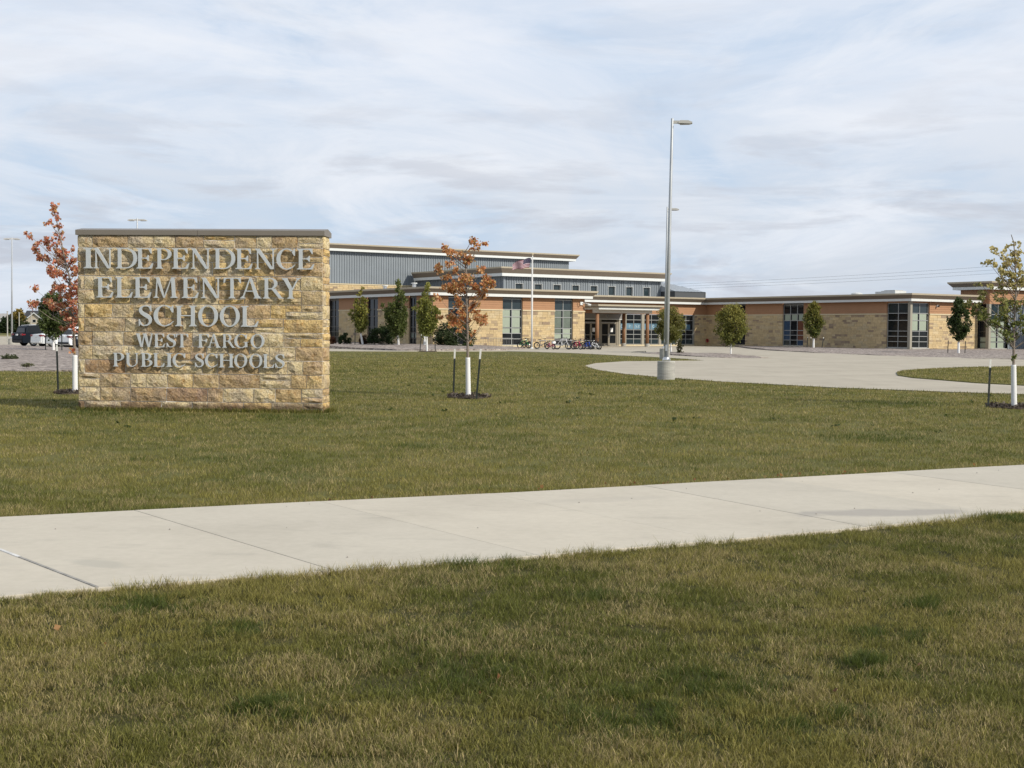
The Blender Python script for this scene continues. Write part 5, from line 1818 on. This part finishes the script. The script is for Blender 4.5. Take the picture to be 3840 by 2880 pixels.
# a thin dark bar with a short end piece, by the driveway
root = thing('dark_bar', 'thin dark bar lying by the gravel island tip', 'stake', (8.9, 94.2, .14))
mb = MB(); mb.tube([(-.4, 0, .0), (.62, .1, .07)], .02, M['post_dark'], 6); mb.tube([(.62, .1, .09), (.64, .1, -.04)], .022, M['post_dark'], 6); mb.build('post', root)

# ------------------------------------------------------------------ light poles
def light_pole(label, loc, h, heads, r0=.075, r1=.043, base_h=.62, base_r=.295, rz=0.0, group='parking lot light poles', lean=0.0):
    root = thing('light_pole', label, 'street lamp', loc, rz, group)
    mb = MB(); mb.smooth = False
    mb.tube([(0, 0, -.3), (0, 0, base_h - .015), (0, 0, base_h)], [base_r, base_r, base_r - .015], M['cast'], 28)
    mb.build('footing', root)
    mb = MB(); mb.box((-.14, -.14, base_h + .03), (.14, .14, base_h + .055), M['galv'])
    for sx in (-1, 1):
        for sy in (-1, 1):
            mb.tube([(sx * .11, sy * .11, base_h - .01), (sx * .11, sy * .11, base_h + .10)], .014, M['galv'], 6)
            mb.tube([(sx * .11, sy * .11, base_h + .055), (sx * .11, sy * .11, base_h + .08)], .026, M['galv'], 6)
    mb.tube([(0, 0, base_h + .055), (0, 0, base_h + .13)], [.115, .10], M['chrome'], 16)
    mb.build('base_plate', root)
    mb = MB(); mb.smooth = True
    mb.tube([(0, 0, base_h + .05), (lean * .5, 0, base_h + (h - base_h) * .5), (lean, 0, h - .01), (lean, 0, h)], [r0, (r0 + r1) / 2, r1, r1 * .9], M['galv'], 16)
    mb.build('pole', root)
    mb = MB(); mb.box((-.035, -r0 * 1.02, base_h + .35), (.035, -r0 * .6, base_h + .55), M['galv']); mb.build('hand_hole_cover', root)
    for s in heads:
        mb = MB(); z = h - .12
        x = lambda q: lean + s * q
        mb.box((x(.03), -.03, z - .055), (x(.25), .03, z + .045), M['fixture'])
        lamp = MB()
        prof = [(.20, -.055), (.58, -.075), (.66, -.055), (.66, -.02), (.52, .035), (.27, .04), (.22, .01)]
        lamp.prism([(x(a), z + b) for a, b in prof], lambda a, b, d: (a, d, b), -.13, .13, M['fixture'])
        mb.build('arm', root)
        l = lamp.build('lamp_head', root)
        q = MB(); q.box((x(.25), -.11, z - .085), (x(.56), .11, z - .062), M['lens']); q.build('lens', l)
    return root


light_pole('nearest tall galvanised light pole on a round concrete footing at the lawn edge', (5.16, 44.2, 0), 8.69, (1,), lean=.10, rz=R(-8))
light_pole('galvanised light pole standing mostly behind the nearest light pole', (8.72, 75.5, terr(0, 75.5)), 8.68, (1,), rz=R(-8), lean=.05)
light_pole('twin headed light pole beside the dark sport utility vehicle at the left edge', (-41.3, 109, .0), 8.95, (-1, 1), rz=R(3), lean=.05)
light_pole('twin headed light pole rising behind the stone sign', (-26.1, 92, .0), 9.2, (-1, 1), rz=R(-3))
# thin posts beyond the car park
for (px, Y, h, lab) in ((-47.4, 124, 2.9, 'thin pale post left of the twin headed pole at the left edge'), (-56.0, 150, 3.1, 'thin pale post behind the roof of the dark vehicle'), (-60.1, 165, 3.3, 'thin grey post before the beige house gable')):
    root = thing('sign_post', lab, 'post', (px, Y, .1), 0, 'thin posts beyond the car park')
    mb = MB(); mb.tube([(0, 0, 0), (0, 0, h)], .055, M['cast'], 8); mb.box((-.07, -.07, h), (.07, .07, h + .05), M['cast']); mb.build('post', root)

# ------------------------------------------------------------------ flag pole and flag
root = thing('flagpole', 'white flagpole with a ball on top before the left wing', 'flagpole', (1.6, 108.4, .12))
mb = MB(); mb.smooth = True
mb.tube([(0, 0, 0), (0, 0, 4), (0, 0, 7.5), (0, 0, 7.62)], [.075, .062, .042, .04], M['wrap'], 12); mb.build('pole', root)
mb = MB(); mb.tube([(0, 0, -.02), (0, 0, .12)], [.16, .09], M['wrap'], 14); mb.build('base_collar', root)
mb = MB(); mb.smooth = True
mb.tube([(0, 0, 7.62), (0, 0, 7.66), (0, 0, 7.70), (0, 0, 7.76), (0, 0, 7.82), (0, 0, 7.84)], [.03, .03, .06, .075, .05, .01], M['sill'], 12); mb.build('finial', root)
mb = MB(); mb.tube([(-.07, -.05, .9), (-.09, -.05, 4), (-.06, -.05, 7.45)], .008, M['paper'], 4); mb.build('halyard', root)


def build_flag():
    W, H = 1.62, .95
    nx, nz = 40, 26
    red = material('flag_red', (0.13, 0.010, 0.025), .7); wht = material('flag_white', (0.44, 0.35, 0.38), .7); blu = material('flag_blue', (0.016, 0.016, 0.05), .7)
    def pos(u, w):
        # u along the fly (to the left), w down from the top of the hoist
        x = -.12 - u * 1.50 - .16 * w * (1 - u) - .02 * math.sin(7 * u)
        y = .10 * math.sin(u * 8.5 + w * 1.2) * (0.3 + u) - .25 * u
        z = 7.40 - w * (.80 - .32 * u ** 2) - .52 * u ** 2.2 + .05 * math.sin(u * 9 + .6)
        return (x, y, z)
    mb = MB()
    for i in range(nx):
        for j in range(nz):
            u0, u1, w0, w1 = i / nx, (i + 1) / nx, j / nz, (j + 1) / nz
            s = int((j + .5) / nz * 13)
            m = red if s % 2 == 0 else wht
            if u0 < .40 - .001 and s < 7: m = blu
            mb.add([pos(u0, w0), pos(u1, w0), pos(u1, w1), pos(u0, w1)], [(0, 1, 2, 3)], m)
    # fifty stars, six and five to a row
    for rrow in range(9):
        n = 6 if rrow % 2 == 0 else 5
        for k in range(n):
            u = .40 * ((k + .5) / 6 if n == 6 else (k + 1) / 6); w = 7 / 13 * (rrow + 1) / 10
            x, y, z = pos(u, w)
            P = []
            for q in range(10):
                rr_ = .014 if q % 2 == 0 else .006
                a = math.pi / 2 + q * math.pi / 5
                P.append((x + rr_ * math.cos(a), y - .006, z + rr_ * math.sin(a)))
            P.append((x, y - .006, z))
            mb.add(P, [(q, (q + 1) % 10, 10) for q in range(10)], wht)
    # white header with its grommets along the hoist
    o = mb.build('flag', None, (1.6, 108.35, .12), fix=False)
    for v in o.data.polygons: v.use_smooth = True
    tag(o, 'American flag blowing to the left from the white flagpole', 'flag')
build_flag()

# ------------------------------------------------------------------ bicycle racks and bicycles
def rack(label, p0, p1, h, nb):
    a, b = Vector((*p0, 0)), Vector((*p1, 0))
    L = (b - a).length
    root = thing('bicycle_rack', label, 'bike rack', (a.x, a.y, terr(a.x, a.y) + .02), math.atan2(b.y - a.y, b.x - a.x), 'grid bicycle racks')
    mb = MB()
    mb.tube([(0, 0, .0), (0, 0, h), (L, 0, h), (L, 0, .0)], .024, M['steel'], 6); mb.tube([(0, 0, .12), (L, 0, .12)], .02, M['steel'], 6)
    mb.build('frame', root)
    for x in (0, L):
        mb = MB(); mb.tube([(x, -.3, .02), (x, .3, .02)], .024, M['steel'], 6); mb.build('foot', root)
    me = None
    for k in range(1, nb):
        x = L * k / nb
        if me is None:
            q = MB(); q.tube([(0, 0, .12), (0, 0, h)], .011, M['steel'], 5); o = q.build('bar', root); me = o.data; o.location = (x, 0, 0)
        else:
            o = link('bar', me, root, (x, 0, 0))


rack('empty grid bicycle rack in the gravel left of the flagpole', (-2.68, 110.9), (.05, 112.4), .82, 20)
rack('grid bicycle rack full of bicycles right of the flagpole', (1.98, 105.2), (6.75, 108.1), .70, 34)


def bike(label, X, Y, heading, wd, color, bars=1.0, dark_rim=True, seat_up=.0, training=False, basket=False):
    """wd: wheel diameter in metres; the bicycle stands along `heading`"""
    k = wd / .66
    root = thing('bicycle', label, 'bicycle', (X, Y, terr(X, Y) + .02), heading, 'bicycles parked at the school rack')
    r = wd / 2; wb = 1.04 * k ** .8
    pm = paint('bike_paint', color)
    rim = M['black'] if dark_rim else M['chrome']
    for x in (-wb / 2, wb / 2):
        mb = MB(); mb.torus((x, 0, r), (0, 1, 0), r - .036, .042 if wd > .5 else .036, M['black'], 22, 6)
        w = mb.build('wheel', root)
        q = MB(); q.torus((x, 0, r), (0, 1, 0), r - .08, .012, M['steel'], 20, 4)
        for s in range(8):
            a = s * math.pi / 4
            q.tube([(x, 0, r), (x + (r - .05) * math.cos(a), 0, r + (r - .05) * math.sin(a))], .003, M['steel'], 3)
        q.tube([(x, -.05, r), (x, .05, r)], .022, M['chrome'], 8)
        q.build('rim', w)
    hr = (-wb / 2, 0, r); bb = (-.06 * k, 0, r * .95); st = (-.20 * k, 0, r + .42 * k); hd = (wb / 2 - .22 * k, 0, r + .44 * k); hb = (wb / 2 - .17 * k, 0, r + .30 * k)
    mb = MB(); t = .026
    for a, b in ((bb, st), (st, hd), (bb, hb), (hd, hb)):
        mb.tube([a, b], t * 1.15, pm, 6)
    for s in (-.05, .05):
        mb.tube([(hr[0], s, r), (bb[0], s * .7, bb[2])], t * .7, pm, 5); mb.tube([(hr[0], s, r), (st[0], s * .5, st[2] - .02)], t * .7, pm, 5)
    mb.build('frame', root)
    mb = MB()
    for s in (-.045, .045):
        mb.tube([(hb[0] + .01, s, hb[2]), (wb / 2, s, r)], t * .85, pm, 5)
    mb.tube([(hb[0], -.05, hb[2]), (hb[0], .05, hb[2])], .02, pm, 6); mb.tube([hb, hd, (hd[0] - .03, 0, hd[2] + .12 * k)], t, pm, 6)
    mb.build('fork', root)
    mb = MB(); hz = hd[2] + .14 * k * bars
    mb.tube([(hd[0] - .03, 0, hd[2] + .05), (hd[0], 0, hz)], .014, M['black'], 5)
    mb.tube([(hd[0] - .12, -.29 * k, hz + .05), (hd[0] + .02, -.14, hz), (hd[0] + .02, .14, hz), (hd[0] - .12, .29 * k, hz + .05)], .014, M['black'], 5)
    for s in (-1, 1):
        mb.tube([(hd[0] - .12, s * .24 * k, hz + .04), (hd[0] - .15, s * .32 * k, hz + .055)], .02, M['black'], 6)
    mb.build('handlebar', root)
    mb = MB(); sz = st[2] + .10 + seat_up
    mb.tube([st, (st[0] - .03, 0, sz)], .014, M['chrome'], 6)
    v = [(-.16, -.08, sz), (-.16, .08, sz), (.12, .025, sz), (.14, 0, sz), (.12, -.025, sz)]
    v = [(st[0] - .03 + a, b, c) for a, b, c in v] + [(st[0] - .03 + a, b, c + .05) for a, b, c in v]
    mb.add(v, [(4, 3, 2, 1, 0), (5, 6, 7, 8, 9), (0, 1, 6, 5), (1, 2, 7, 6), (2, 3, 8, 7), (3, 4, 9, 8), (4, 0, 5, 9)], M['black'])
    mb.build('saddle', root)
    mb = MB(); mb.torus((bb[0], .05, bb[2]), (0, 1, 0), .075, .008, M['chrome'], 14, 4)
    mb.tube([(bb[0], -.06, bb[2]), (bb[0], .06, bb[2])], .02, M['black'], 6)
    mb.tube([(bb[0], .07, bb[2]), (bb[0] + .12 * k, .08, bb[2] - .12 * k)], .01, M['chrome'], 5); mb.tube([(bb[0], -.07, bb[2]), (bb[0] - .12 * k, -.08, bb[2] + .12 * k)], .01, M['chrome'], 5)
    mb.box((bb[0] + .07 * k, .07, bb[2] - .135 * k), (bb[0] + .17 * k, .16, bb[2] - .115 * k), M['black']); mb.box((bb[0] - .17 * k, -.16, bb[2] + .115 * k), (bb[0] - .07 * k, -.07, bb[2] + .135 * k), M['black'])
    mb.build('crank', root)
    if training:
        mb = MB()
        for s in (-1, 1):
            mb.tube([(hr[0], s * .05, r), (hr[0], s * .22, .09)], .009, M['chrome'], 5); mb.disc((hr[0], s * .24, .07), (0, 1, 0), .07, M['black'], 14, .035)
        mb.build('training_wheel', root)
    if basket:
        mb = MB(); mb.box((hd[0] + .05, -.12, hd[2] - .05), (hd[0] + .25, .12, hd[2] + .12), M['paper']); mb.build('basket', root)


HB = TH_B - math.pi / 2   # across the racks
bike('green and black bicycle, leftmost of the parked bicycles', .98, 109.3, HB + .35, .56, (0.02, 0.22, 0.07))
bike('black bicycle leaning just left of the flagpole', 1.22, 110.8, HB - .1, .60, (0.03, 0.03, 0.035))
bike('grey brown bicycle just right of the flagpole', 2.42, 107.6, HB + .55, .56, (0.22, 0.19, 0.17), bars=1.5)
bike('pink child bicycle with white basket', 3.02, 104.6, HB + .12, .45, (0.55, 0.09, 0.22), bars=1.3, basket=True)
bike('large white and black mountain bicycle in the middle of the rack', 4.02, 105.0, HB + .45, .66, (0.60, 0.60, 0.60), bars=1.0)
bike('dark navy bicycle behind the large white mountain bicycle', 4.85, 107.4, HB - .1, .60, (0.02, 0.03, 0.10))
bike('magenta red bicycle right of the navy bicycle', 5.15, 105.2, HB + .1, .53, (0.40, 0.02, 0.08))
bike('black bicycle with brown high handlebar behind the red bicycle', 5.70, 107.8, HB + .6, .60, (0.16, 0.09, 0.05), bars=2.0)
bike('bright blue child bicycle left of the white bicycle with training wheels', 6.0, 105.7, HB + .1, .47, (0.03, 0.08, 0.38), bars=1.3)
bike('white child bicycle with training wheels, rightmost of the parked bicycles', 6.62, 105.9, HB + math.pi + .55, .44, (0.72, 0.72, 0.72), training=True)

bike('black bicycle half hidden behind the bright blue child bicycle', 6.12, 107.3, HB + .3, .58, (0.02, 0.02, 0.025))
bike('dark bicycle behind the white child bicycle with training wheels', 6.75, 107.7, HB - .15, .58, (0.03, 0.03, 0.04), bars=1.3)

# ------------------------------------------------------------------ parked cars
def car(label, rear, heading, L, W, H, color, kind='suv', group='cars parked in a row left of the sign'):
    """rear: ground point below the middle of the rear bumper; heading is the way the car points"""
    root = thing('parked_car', label, 'car', (rear[0], rear[1], terr(0, rear[1]) + .02), heading, group)
    pm = paint('car_paint', color, .38)
    gl = M['glass']
    if kind == 'suv':
        belt, sill, hood = .60 * H, .22, .58 * H
        roof = [(.30, .60 * H + .02), (.16 * L * .4 + .10, .90 * H), (.12 * L, .975 * H), (.30 * L, H), (.52 * L, .985 * H), (.60 * L, .93 * H), (.74 * L, .62 * H)]
        body = [(.02, .34), (.0, .55), (.03, .60 * H), (.10, .64 * H), (.74 * L, .62 * H), (.95 * L, .54 * H), (L - .02, .42 * H), (L, .33), (L - .05, .24), (.08, .24)]
    else:
        roof = [(.17 * L, .66 * H), (.27 * L, .90 * H), (.36 * L, .985 * H), (.48 * L, H), (.58 * L, .95 * H), (.73 * L, .68 * H)]
        body = [(.02, .30), (.0, .50), (.03, .64 * H), (.17 * L, .68 * H), (.73 * L, .69 * H), (.95 * L, .56 * H), (L - .02, .44 * H), (L, .32), (L - .05, .22), (.08, .22)]
    wr = .35 if kind == 'suv' else .32
    def shell(poly, w0, w1, z_in, m, name, parent=None, cuts=None):
        """extruded side outline with pulled-in shoulders"""
        mb = MB(); mb.smooth = False
        n = len(poly)
        lay = [(-w0, .0), (-w0 + .06, .0), (w0 - .06, .0), (w0, .0)]
        v, f = [], []
        zmax = max(p[1] for p in poly); zmin = min(p[1] for p in poly)
        cx = sum(p[0] for p in poly) / n
        for (yy, _) in lay:
            edge = abs(yy) > w0 - .03
            for (x, z) in poly:
                t = (z - zmin) / (zmax - zmin)
                y2 = yy * (1 + (w1 / w0 - 1) * t)
                xx = x + (.03 if x < cx else -.03) * (1 if edge else 0); zz = z - (.035 if edge and t > .6 else 0)
                v.append((xx, y2, zz))
        for k in range(3):
            for i in range(n):
                j = (i + 1) % n
                f.append((k * n + i, k * n + j, (k + 1) * n + j, (k + 1) * n + i))
        f.append(tuple(range(n))); f.append(tuple(3 * n + i for i in reversed(range(n))))
        mb.add(v, f, m)
        return mb.build(name, root if parent is None else parent)
    hw = W / 2
    # wheel arches cut out of the lower outline
    def arches(poly):
        lo = []
        for cxw in (L - .20 * L, .20 * L):
            for a in np.linspace(0, math.pi, 9):
                lo.append((cxw + (wr + .05) * math.cos(a), .24 + (wr + .10) * math.sin(a)))
        return poly[:-2] + [(L - .05, .24)] + lo + [(.08, .24)]
    b = shell(arches(body), hw, hw * .97, 0, pm, 'body')
    cabin = shell(roof, hw * .93, hw * .78, 0, pm, 'cabin')
    # side and rear glazing, slightly proud of the cabin
    def lerp(p, q, t): return (p[0] + (q[0] - p[0]) * t, p[1] + (q[1] - p[1]) * t)
    zlo, zhi = min(p[1] for p in roof), max(p[1] for p in roof)
    for s in (-1, 1):
        outline = [(x, z) for x, z in roof]
        cx = sum(p[0] for p in outline) / len(outline); cz = (zlo + zhi) / 2
        small = [(cx + (x - cx) * .90, zlo + .05 + (z - zlo) * .80) for x, z in outline]
        # split by pillars
        xs = [min(p[0] for p in small)] + [min(p[0] for p in small) + (max(p[0] for p in small) - min(p[0] for p in small)) * t for t in (.30, .62)] + [max(p[0] for p in small)]
        top = sorted(small, key=lambda p: p[0])
        tx = [p[0] for p in top]; tz = [p[1] for p in top]
        for a, c in zip(xs[:-1], xs[1:]):
            a2, c2 = a + .03, c - .03
            pts = [(a2, zlo + .05), (c2, zlo + .05)] + [(q, float(np.interp(q, tx, tz))) for q in np.linspace(c2, a2, 5)]
            mb = MB()
            def fr(x, z, d, s=s):
                t = (z - zlo) / (zhi - zlo)
                return (x, s * (hw * .93 * (1 + (.78 / .93 - 1) * t) + d), z)
            mb.prism(pts, fr, -.01, .012, gl); mb.build('side_window', root)
    x0, z0 = roof[0]; x1, z1 = roof[1] if kind == 'suv' else roof[2]
    mb = MB()
    def fr2(y, t, d):
        p = lerp((x0, z0), (x1, z1), t)
        return (p[0] - d, y * (1 - .16 * t), p[1] + d * .3)
    mb.prism([(-hw * .80, .12), (hw * .80, .12), (hw * .76, .88), (-hw * .76, .88)], fr2, .0, .03, gl); mb.build('rear_window', root)
    x0, z0 = roof[-1]; x1, z1 = roof[-3] if kind == 'suv' else roof[-2]
    mb = MB(); mb.prism([(-hw * .82, .08), (hw * .82, .08), (hw * .76, .85), (-hw * .76, .85)], lambda y, t, d: (x0 + (x1 - x0) * t + d, y * (1 - .14 * t), z0 + (z1 - z0) * t + d * .4), 0, .03, gl); mb.build('windscreen', root)
    tl = M['tail']
    for s in (-1, 1):
        mb = MB(); zt = .56 * H if kind == 'suv' else .60 * H
        mb.prism([(s * (hw - .015), zt - .10), (s * (hw - .015), zt + .06), (s * hw * .62, zt + .03), (s * hw * .60, zt - .06)], lambda y, z, d: (.03 - d, y, z), -.02, .035, tl)
        mb.box((.02, s * (hw - .03), zt - .06), (.26, s * (hw + .012), zt + .03), tl); mb.build('tail_light', root)
        mb = MB(); mb.box((L - .35, s * hw * .62, .40 * H), (L - .04, s * (hw - .01), .48 * H), M['chrome']); mb.build('headlight', root)
        mb = MB(); mb.box((.64 * L, s * hw, .62 * H), (.64 * L + .12, s * (hw + .18), .70 * H), pm); mb.build('mirror', root)
    mb = MB(); mb.box((-.03, -hw * .86, .30), (.10, hw * .86, .44), M['black'] if kind == 'suv' else pm); mb.build('bumper', root)
    mb = MB(); mb.box((-.02, -.17, .50 * H), (.03, .17, .50 * H + .12), M['paper']); mb.build('number_plate', root)
    if kind == 'suv':
        for s in (-1, 1):
            mb = MB(); mb.tube([(.14 * L, s * hw * .70, .985 * H), (.30 * L, s * hw * .72, 1.025 * H), (.52 * L, s * hw * .72, 1.005 * H)], .022, M['chrome'], 6); mb.build('roof_rail', root)
    for cxw in (.20 * L, L - .20 * L):
        for s in (-1, 1):
            y = s * (hw - .11)
            mb = MB(); mb.torus((cxw, y, wr), (0, 1, 0), wr - .075, .085, M['black'], 24, 8); mb.disc((cxw, y, wr), (0, 1, 0), wr - .10, M['black'], 20, .12)
            w = mb.build('wheel', root)
            q = MB(); q.torus((cxw, y + s * .07, wr), (0, 1, 0), wr - .13, .02, M['chrome'], 20, 5)
            for k in range(5):
                a = k * 2 * math.pi / 5 + .3
                q.tube([(cxw, y + s * .085, wr), (cxw + (wr - .13) * math.cos(a), y + s * .075, wr + (wr - .13) * math.sin(a))], [.05, .032], M['chrome'], 5)
            q.build('rim', w)
    return root


M['tail'] = material('red_lamp_lens', (0.20, 0.010, 0.016), .25, spec=.6)
CH = R(45)
car('dark blue-black sport utility vehicle with roof rails, leftmost in the row', (-37.9, 101.0), CH, 4.7, 1.86, 1.60, (0.010, 0.014, 0.020))
car('white car mostly hidden between the dark vehicle and the white saloon', (-35.6, 98.6), CH, 4.4, 1.76, 1.42, (0.74, 0.75, 0.74), 'sedan')
car('white saloon with small red tail lights behind the small dark green tree', (-33.5, 95.6), CH, 4.5, 1.78, 1.36, (0.80, 0.81, 0.79), 'sedan')
car('white crossover with long red tail lights left of the red maple trunk', (-31.5, 92.6), CH, 4.4, 1.80, 1.50, (0.84, 0.85, 0.85), 'suv')
car('dark car mostly hidden behind the red maple and the stone sign', (-29.6, 90.0), CH, 4.5, 1.80, 1.40, (0.02, 0.024, 0.036), 'sedan')

# ------------------------------------------------------------------ far houses and trees at the left
def house(label, X, Y, rz, w, d, eave_h, ridge, wall, roofc, front_gable=None):
    root = thing('house', label, 'house', (X, Y, .1), rz)
    wm = material('house_siding', wall, .8, var=.04); rm = material('shingle_roof', roofc, .9, var=.15, var_scale=4)
    mb = MB(); mb.box((-w / 2, 0, 0), (w / 2, d, eave_h), wm)
    mb.add([(-w / 2, 0, eave_h), (-w / 2, d, eave_h), (-w / 2, d / 2, ridge), (w / 2, 0, eave_h), (w / 2, d, eave_h), (w / 2, d / 2, ridge)], [(0, 1, 2), (3, 5, 4)], wm)
    mb.build('wall', root)
    mb = MB()
    for (y0, y1) in ((-.5, d / 2), (d + .5, d / 2)):
        sl = (ridge - eave_h) / (d / 2)
        za = eave_h - .5 * sl
        v = [(-w / 2 - .4, y0, za), (w / 2 + .4, y0, za), (w / 2 + .4, y1, ridge), (-w / 2 - .4, y1, ridge)]
        v += [(a, b, c + .14) for a, b, c in v]
        mb.add(v, [(0, 3, 2, 1), (4, 5, 6, 7), (0, 1, 5, 4), (1, 2, 6, 5), (2, 3, 7, 6), (3, 0, 4, 7)], rm)
    mb.build('roof', root)
    if front_gable:
        gx, gw, gh, gr = front_gable
        mb = MB(); mb.box((gx - gw / 2, -5, 0), (gx + gw / 2, -.01, gh), wm)
        mb.add([(gx - gw / 2, -5, gh), (gx + gw / 2, -5, gh), (gx, -5, gr), (gx - gw / 2, d / 2, gh), (gx + gw / 2, d / 2, gh), (gx, d / 2, gr)], [(0, 1, 2), (3, 5, 4)], wm)
        mb.build('garage_wall', root)
        mb = MB()
        for s in (-1, 1):
            v = [(gx + s * (gw / 2 + .4), -5.4, gh - .25), (gx, -5.4, gr), (gx, d / 2, gr), (gx + s * (gw / 2 + .4), d / 2, gh - .25)]
            v += [(a, b, c + .14) for a, b, c in v]
            mb.add(v, [(0, 3, 2, 1), (4, 5, 6, 7), (0, 1, 5, 4), (1, 2, 6, 5), (2, 3, 7, 6), (3, 0, 4, 7)], rm)
        mb.build('garage_roof', root)
        mb = MB()
        for s in (-1, 1):
            v = [(gx + s * (gw / 2 + .42), -5.46, gh - .32), (gx + s * (gw / 2 + .42), -5.46, gh - .02), (gx, -5.46, gr + .16), (gx, -5.46, gr - .14)]
            v += [(a, b + .05, c) for a, b, c in v]
            mb.add(v, [(0, 1, 2, 3), (4, 7, 6, 5), (0, 4, 5, 1), (1, 5, 6, 2), (2, 6, 7, 3), (3, 7, 4, 0)], M['white'])
        mb.build('gable_trim', root)
        wdw = MB(); wdw.box((gx - .5, -5.06, gh + .1), (gx + .5, -5.0, gh + 1.0), M['white']); wd = wdw.build('window', root)
        wdw = MB(); wdw.box((gx - .42, -5.08, gh + .18), (gx + .42, -5.061, gh + .92), M['glass']); wdw.build('pane', wd)
        wdw = MB(); wdw.box((gx - gw * .38, -5.05, .05), (gx + gw * .38, -5.0, 2.2), M['white']); wdw.build('garage_door', root)
    else:
        wdw = MB(); wdw.box((-w * .3, -.05, 1.0), (-w * .12, 0, 2.2), M['glass']); wdw.box((w * .1, -.05, 1.0), (w * .28, 0, 2.2), M['glass']); wdw.build('window', root)
        wdw = MB(); wdw.box((-.5, -.06, .1), (.5, 0, 2.1), M['white']); wdw.build('door', root)


house('far beige house with dark roof and white trimmed gable above the parked cars', -131, 372, 0, 14, 9, 2.9, 6.0, (0.46, 0.40, 0.31), (0.035, 0.037, 0.042), (-1.8, 6.6, 2.6, 5.4))
house('far grey house with pale roof cut by the left picture edge', -119.5, 300, 0, 6, 8, 2.4, 4.4, (0.22, 0.21, 0.21), (0.30, 0.29, 0.28), (0.6, 3.4, 2.3, 3.7))
house('far low brown house left of the picture edge behind the yellow tree', -150, 380, 0, 9, 8, 2.6, 4.6, (0.30, 0.25, 0.2), (0.10, 0.09, 0.085))


def far_tree(label, X, Y, z0, z1, rx, cols, seed, n=1500, leaf=.5):
    crown_tree('broadleaf_tree', label, (X, Y, .1), z0, z1, rx, cols, n, leaf, seed, 'round', 0, (0, 0), .1, 0, .22, 'far trees behind the car park', 40)


far_tree('far yellow-topped green tree beside the beige house', -114.0, 305, .5, 4.9, 2.0, two_tone((0.04, 0.055, 0.018), (0.25, 0.18, 0.04), 2.6, 2.0), 401, 2400)
far_tree('far dark green tree left of the beige house gable', -114.2, 298, .3, 3.3, 1.7, palette([(0.03, 0.05, 0.018)]), 402)
far_tree('far orange-yellow tree at the left picture edge', -137, 350, .5, 4.8, 2.8, palette([(0.28, 0.17, 0.04), (0.2, 0.14, 0.04)]), 403)
far_tree('far dark tree between the yellow tree and the parked cars', -124.5, 330, .2, 4.2, 2.2, palette([(0.03, 0.045, 0.016)]), 404)
far_tree('far low green tree behind the white parked cars', -101, 300, .3, 3.3, 2.6, palette([(0.04, 0.06, 0.02)]), 405)

# dry grass bank beyond the car park
sheet('dry_grass_bank', [(-200, 205), (-60, 205), (-60, 228), (-200, 231)], .02, ground_material('dry_grass', [(.5, (1, 1, 1), [(.3, (0.20, 0.17, 0.08)), (.7, (0.27, 0.23, 0.12))], 4)]))

# ------------------------------------------------------------------ power lines on the horizon at the right
def wire(label, a, b, sag):
    mb = MB()
    pts = []
    for k in range(25):
        t = k / 24
        p = Vector(a).lerp(Vector(b), t); p.z -= sag * 4 * t * (1 - t)
        pts.append(p)
    mb.tube(pts, .020, M['post_dark'], 4)
    o = mb.build('power_line', None)
    tag(o, label, 'power line', 'overhead wires beyond the right wing')


M['wire'] = M['post_dark']
for k, (dz, lab) in enumerate(((0.0, 'topmost of the three thin power lines above the right wing'), (-1.05, 'middle one of the three thin power lines above the right wing'), (-2.1, 'lowest of the three thin power lines above the right wing'))):
    wire(lab, (36, 340, 13.6 + dz * .55), (170, 300, 22.5 + dz), 1.0)
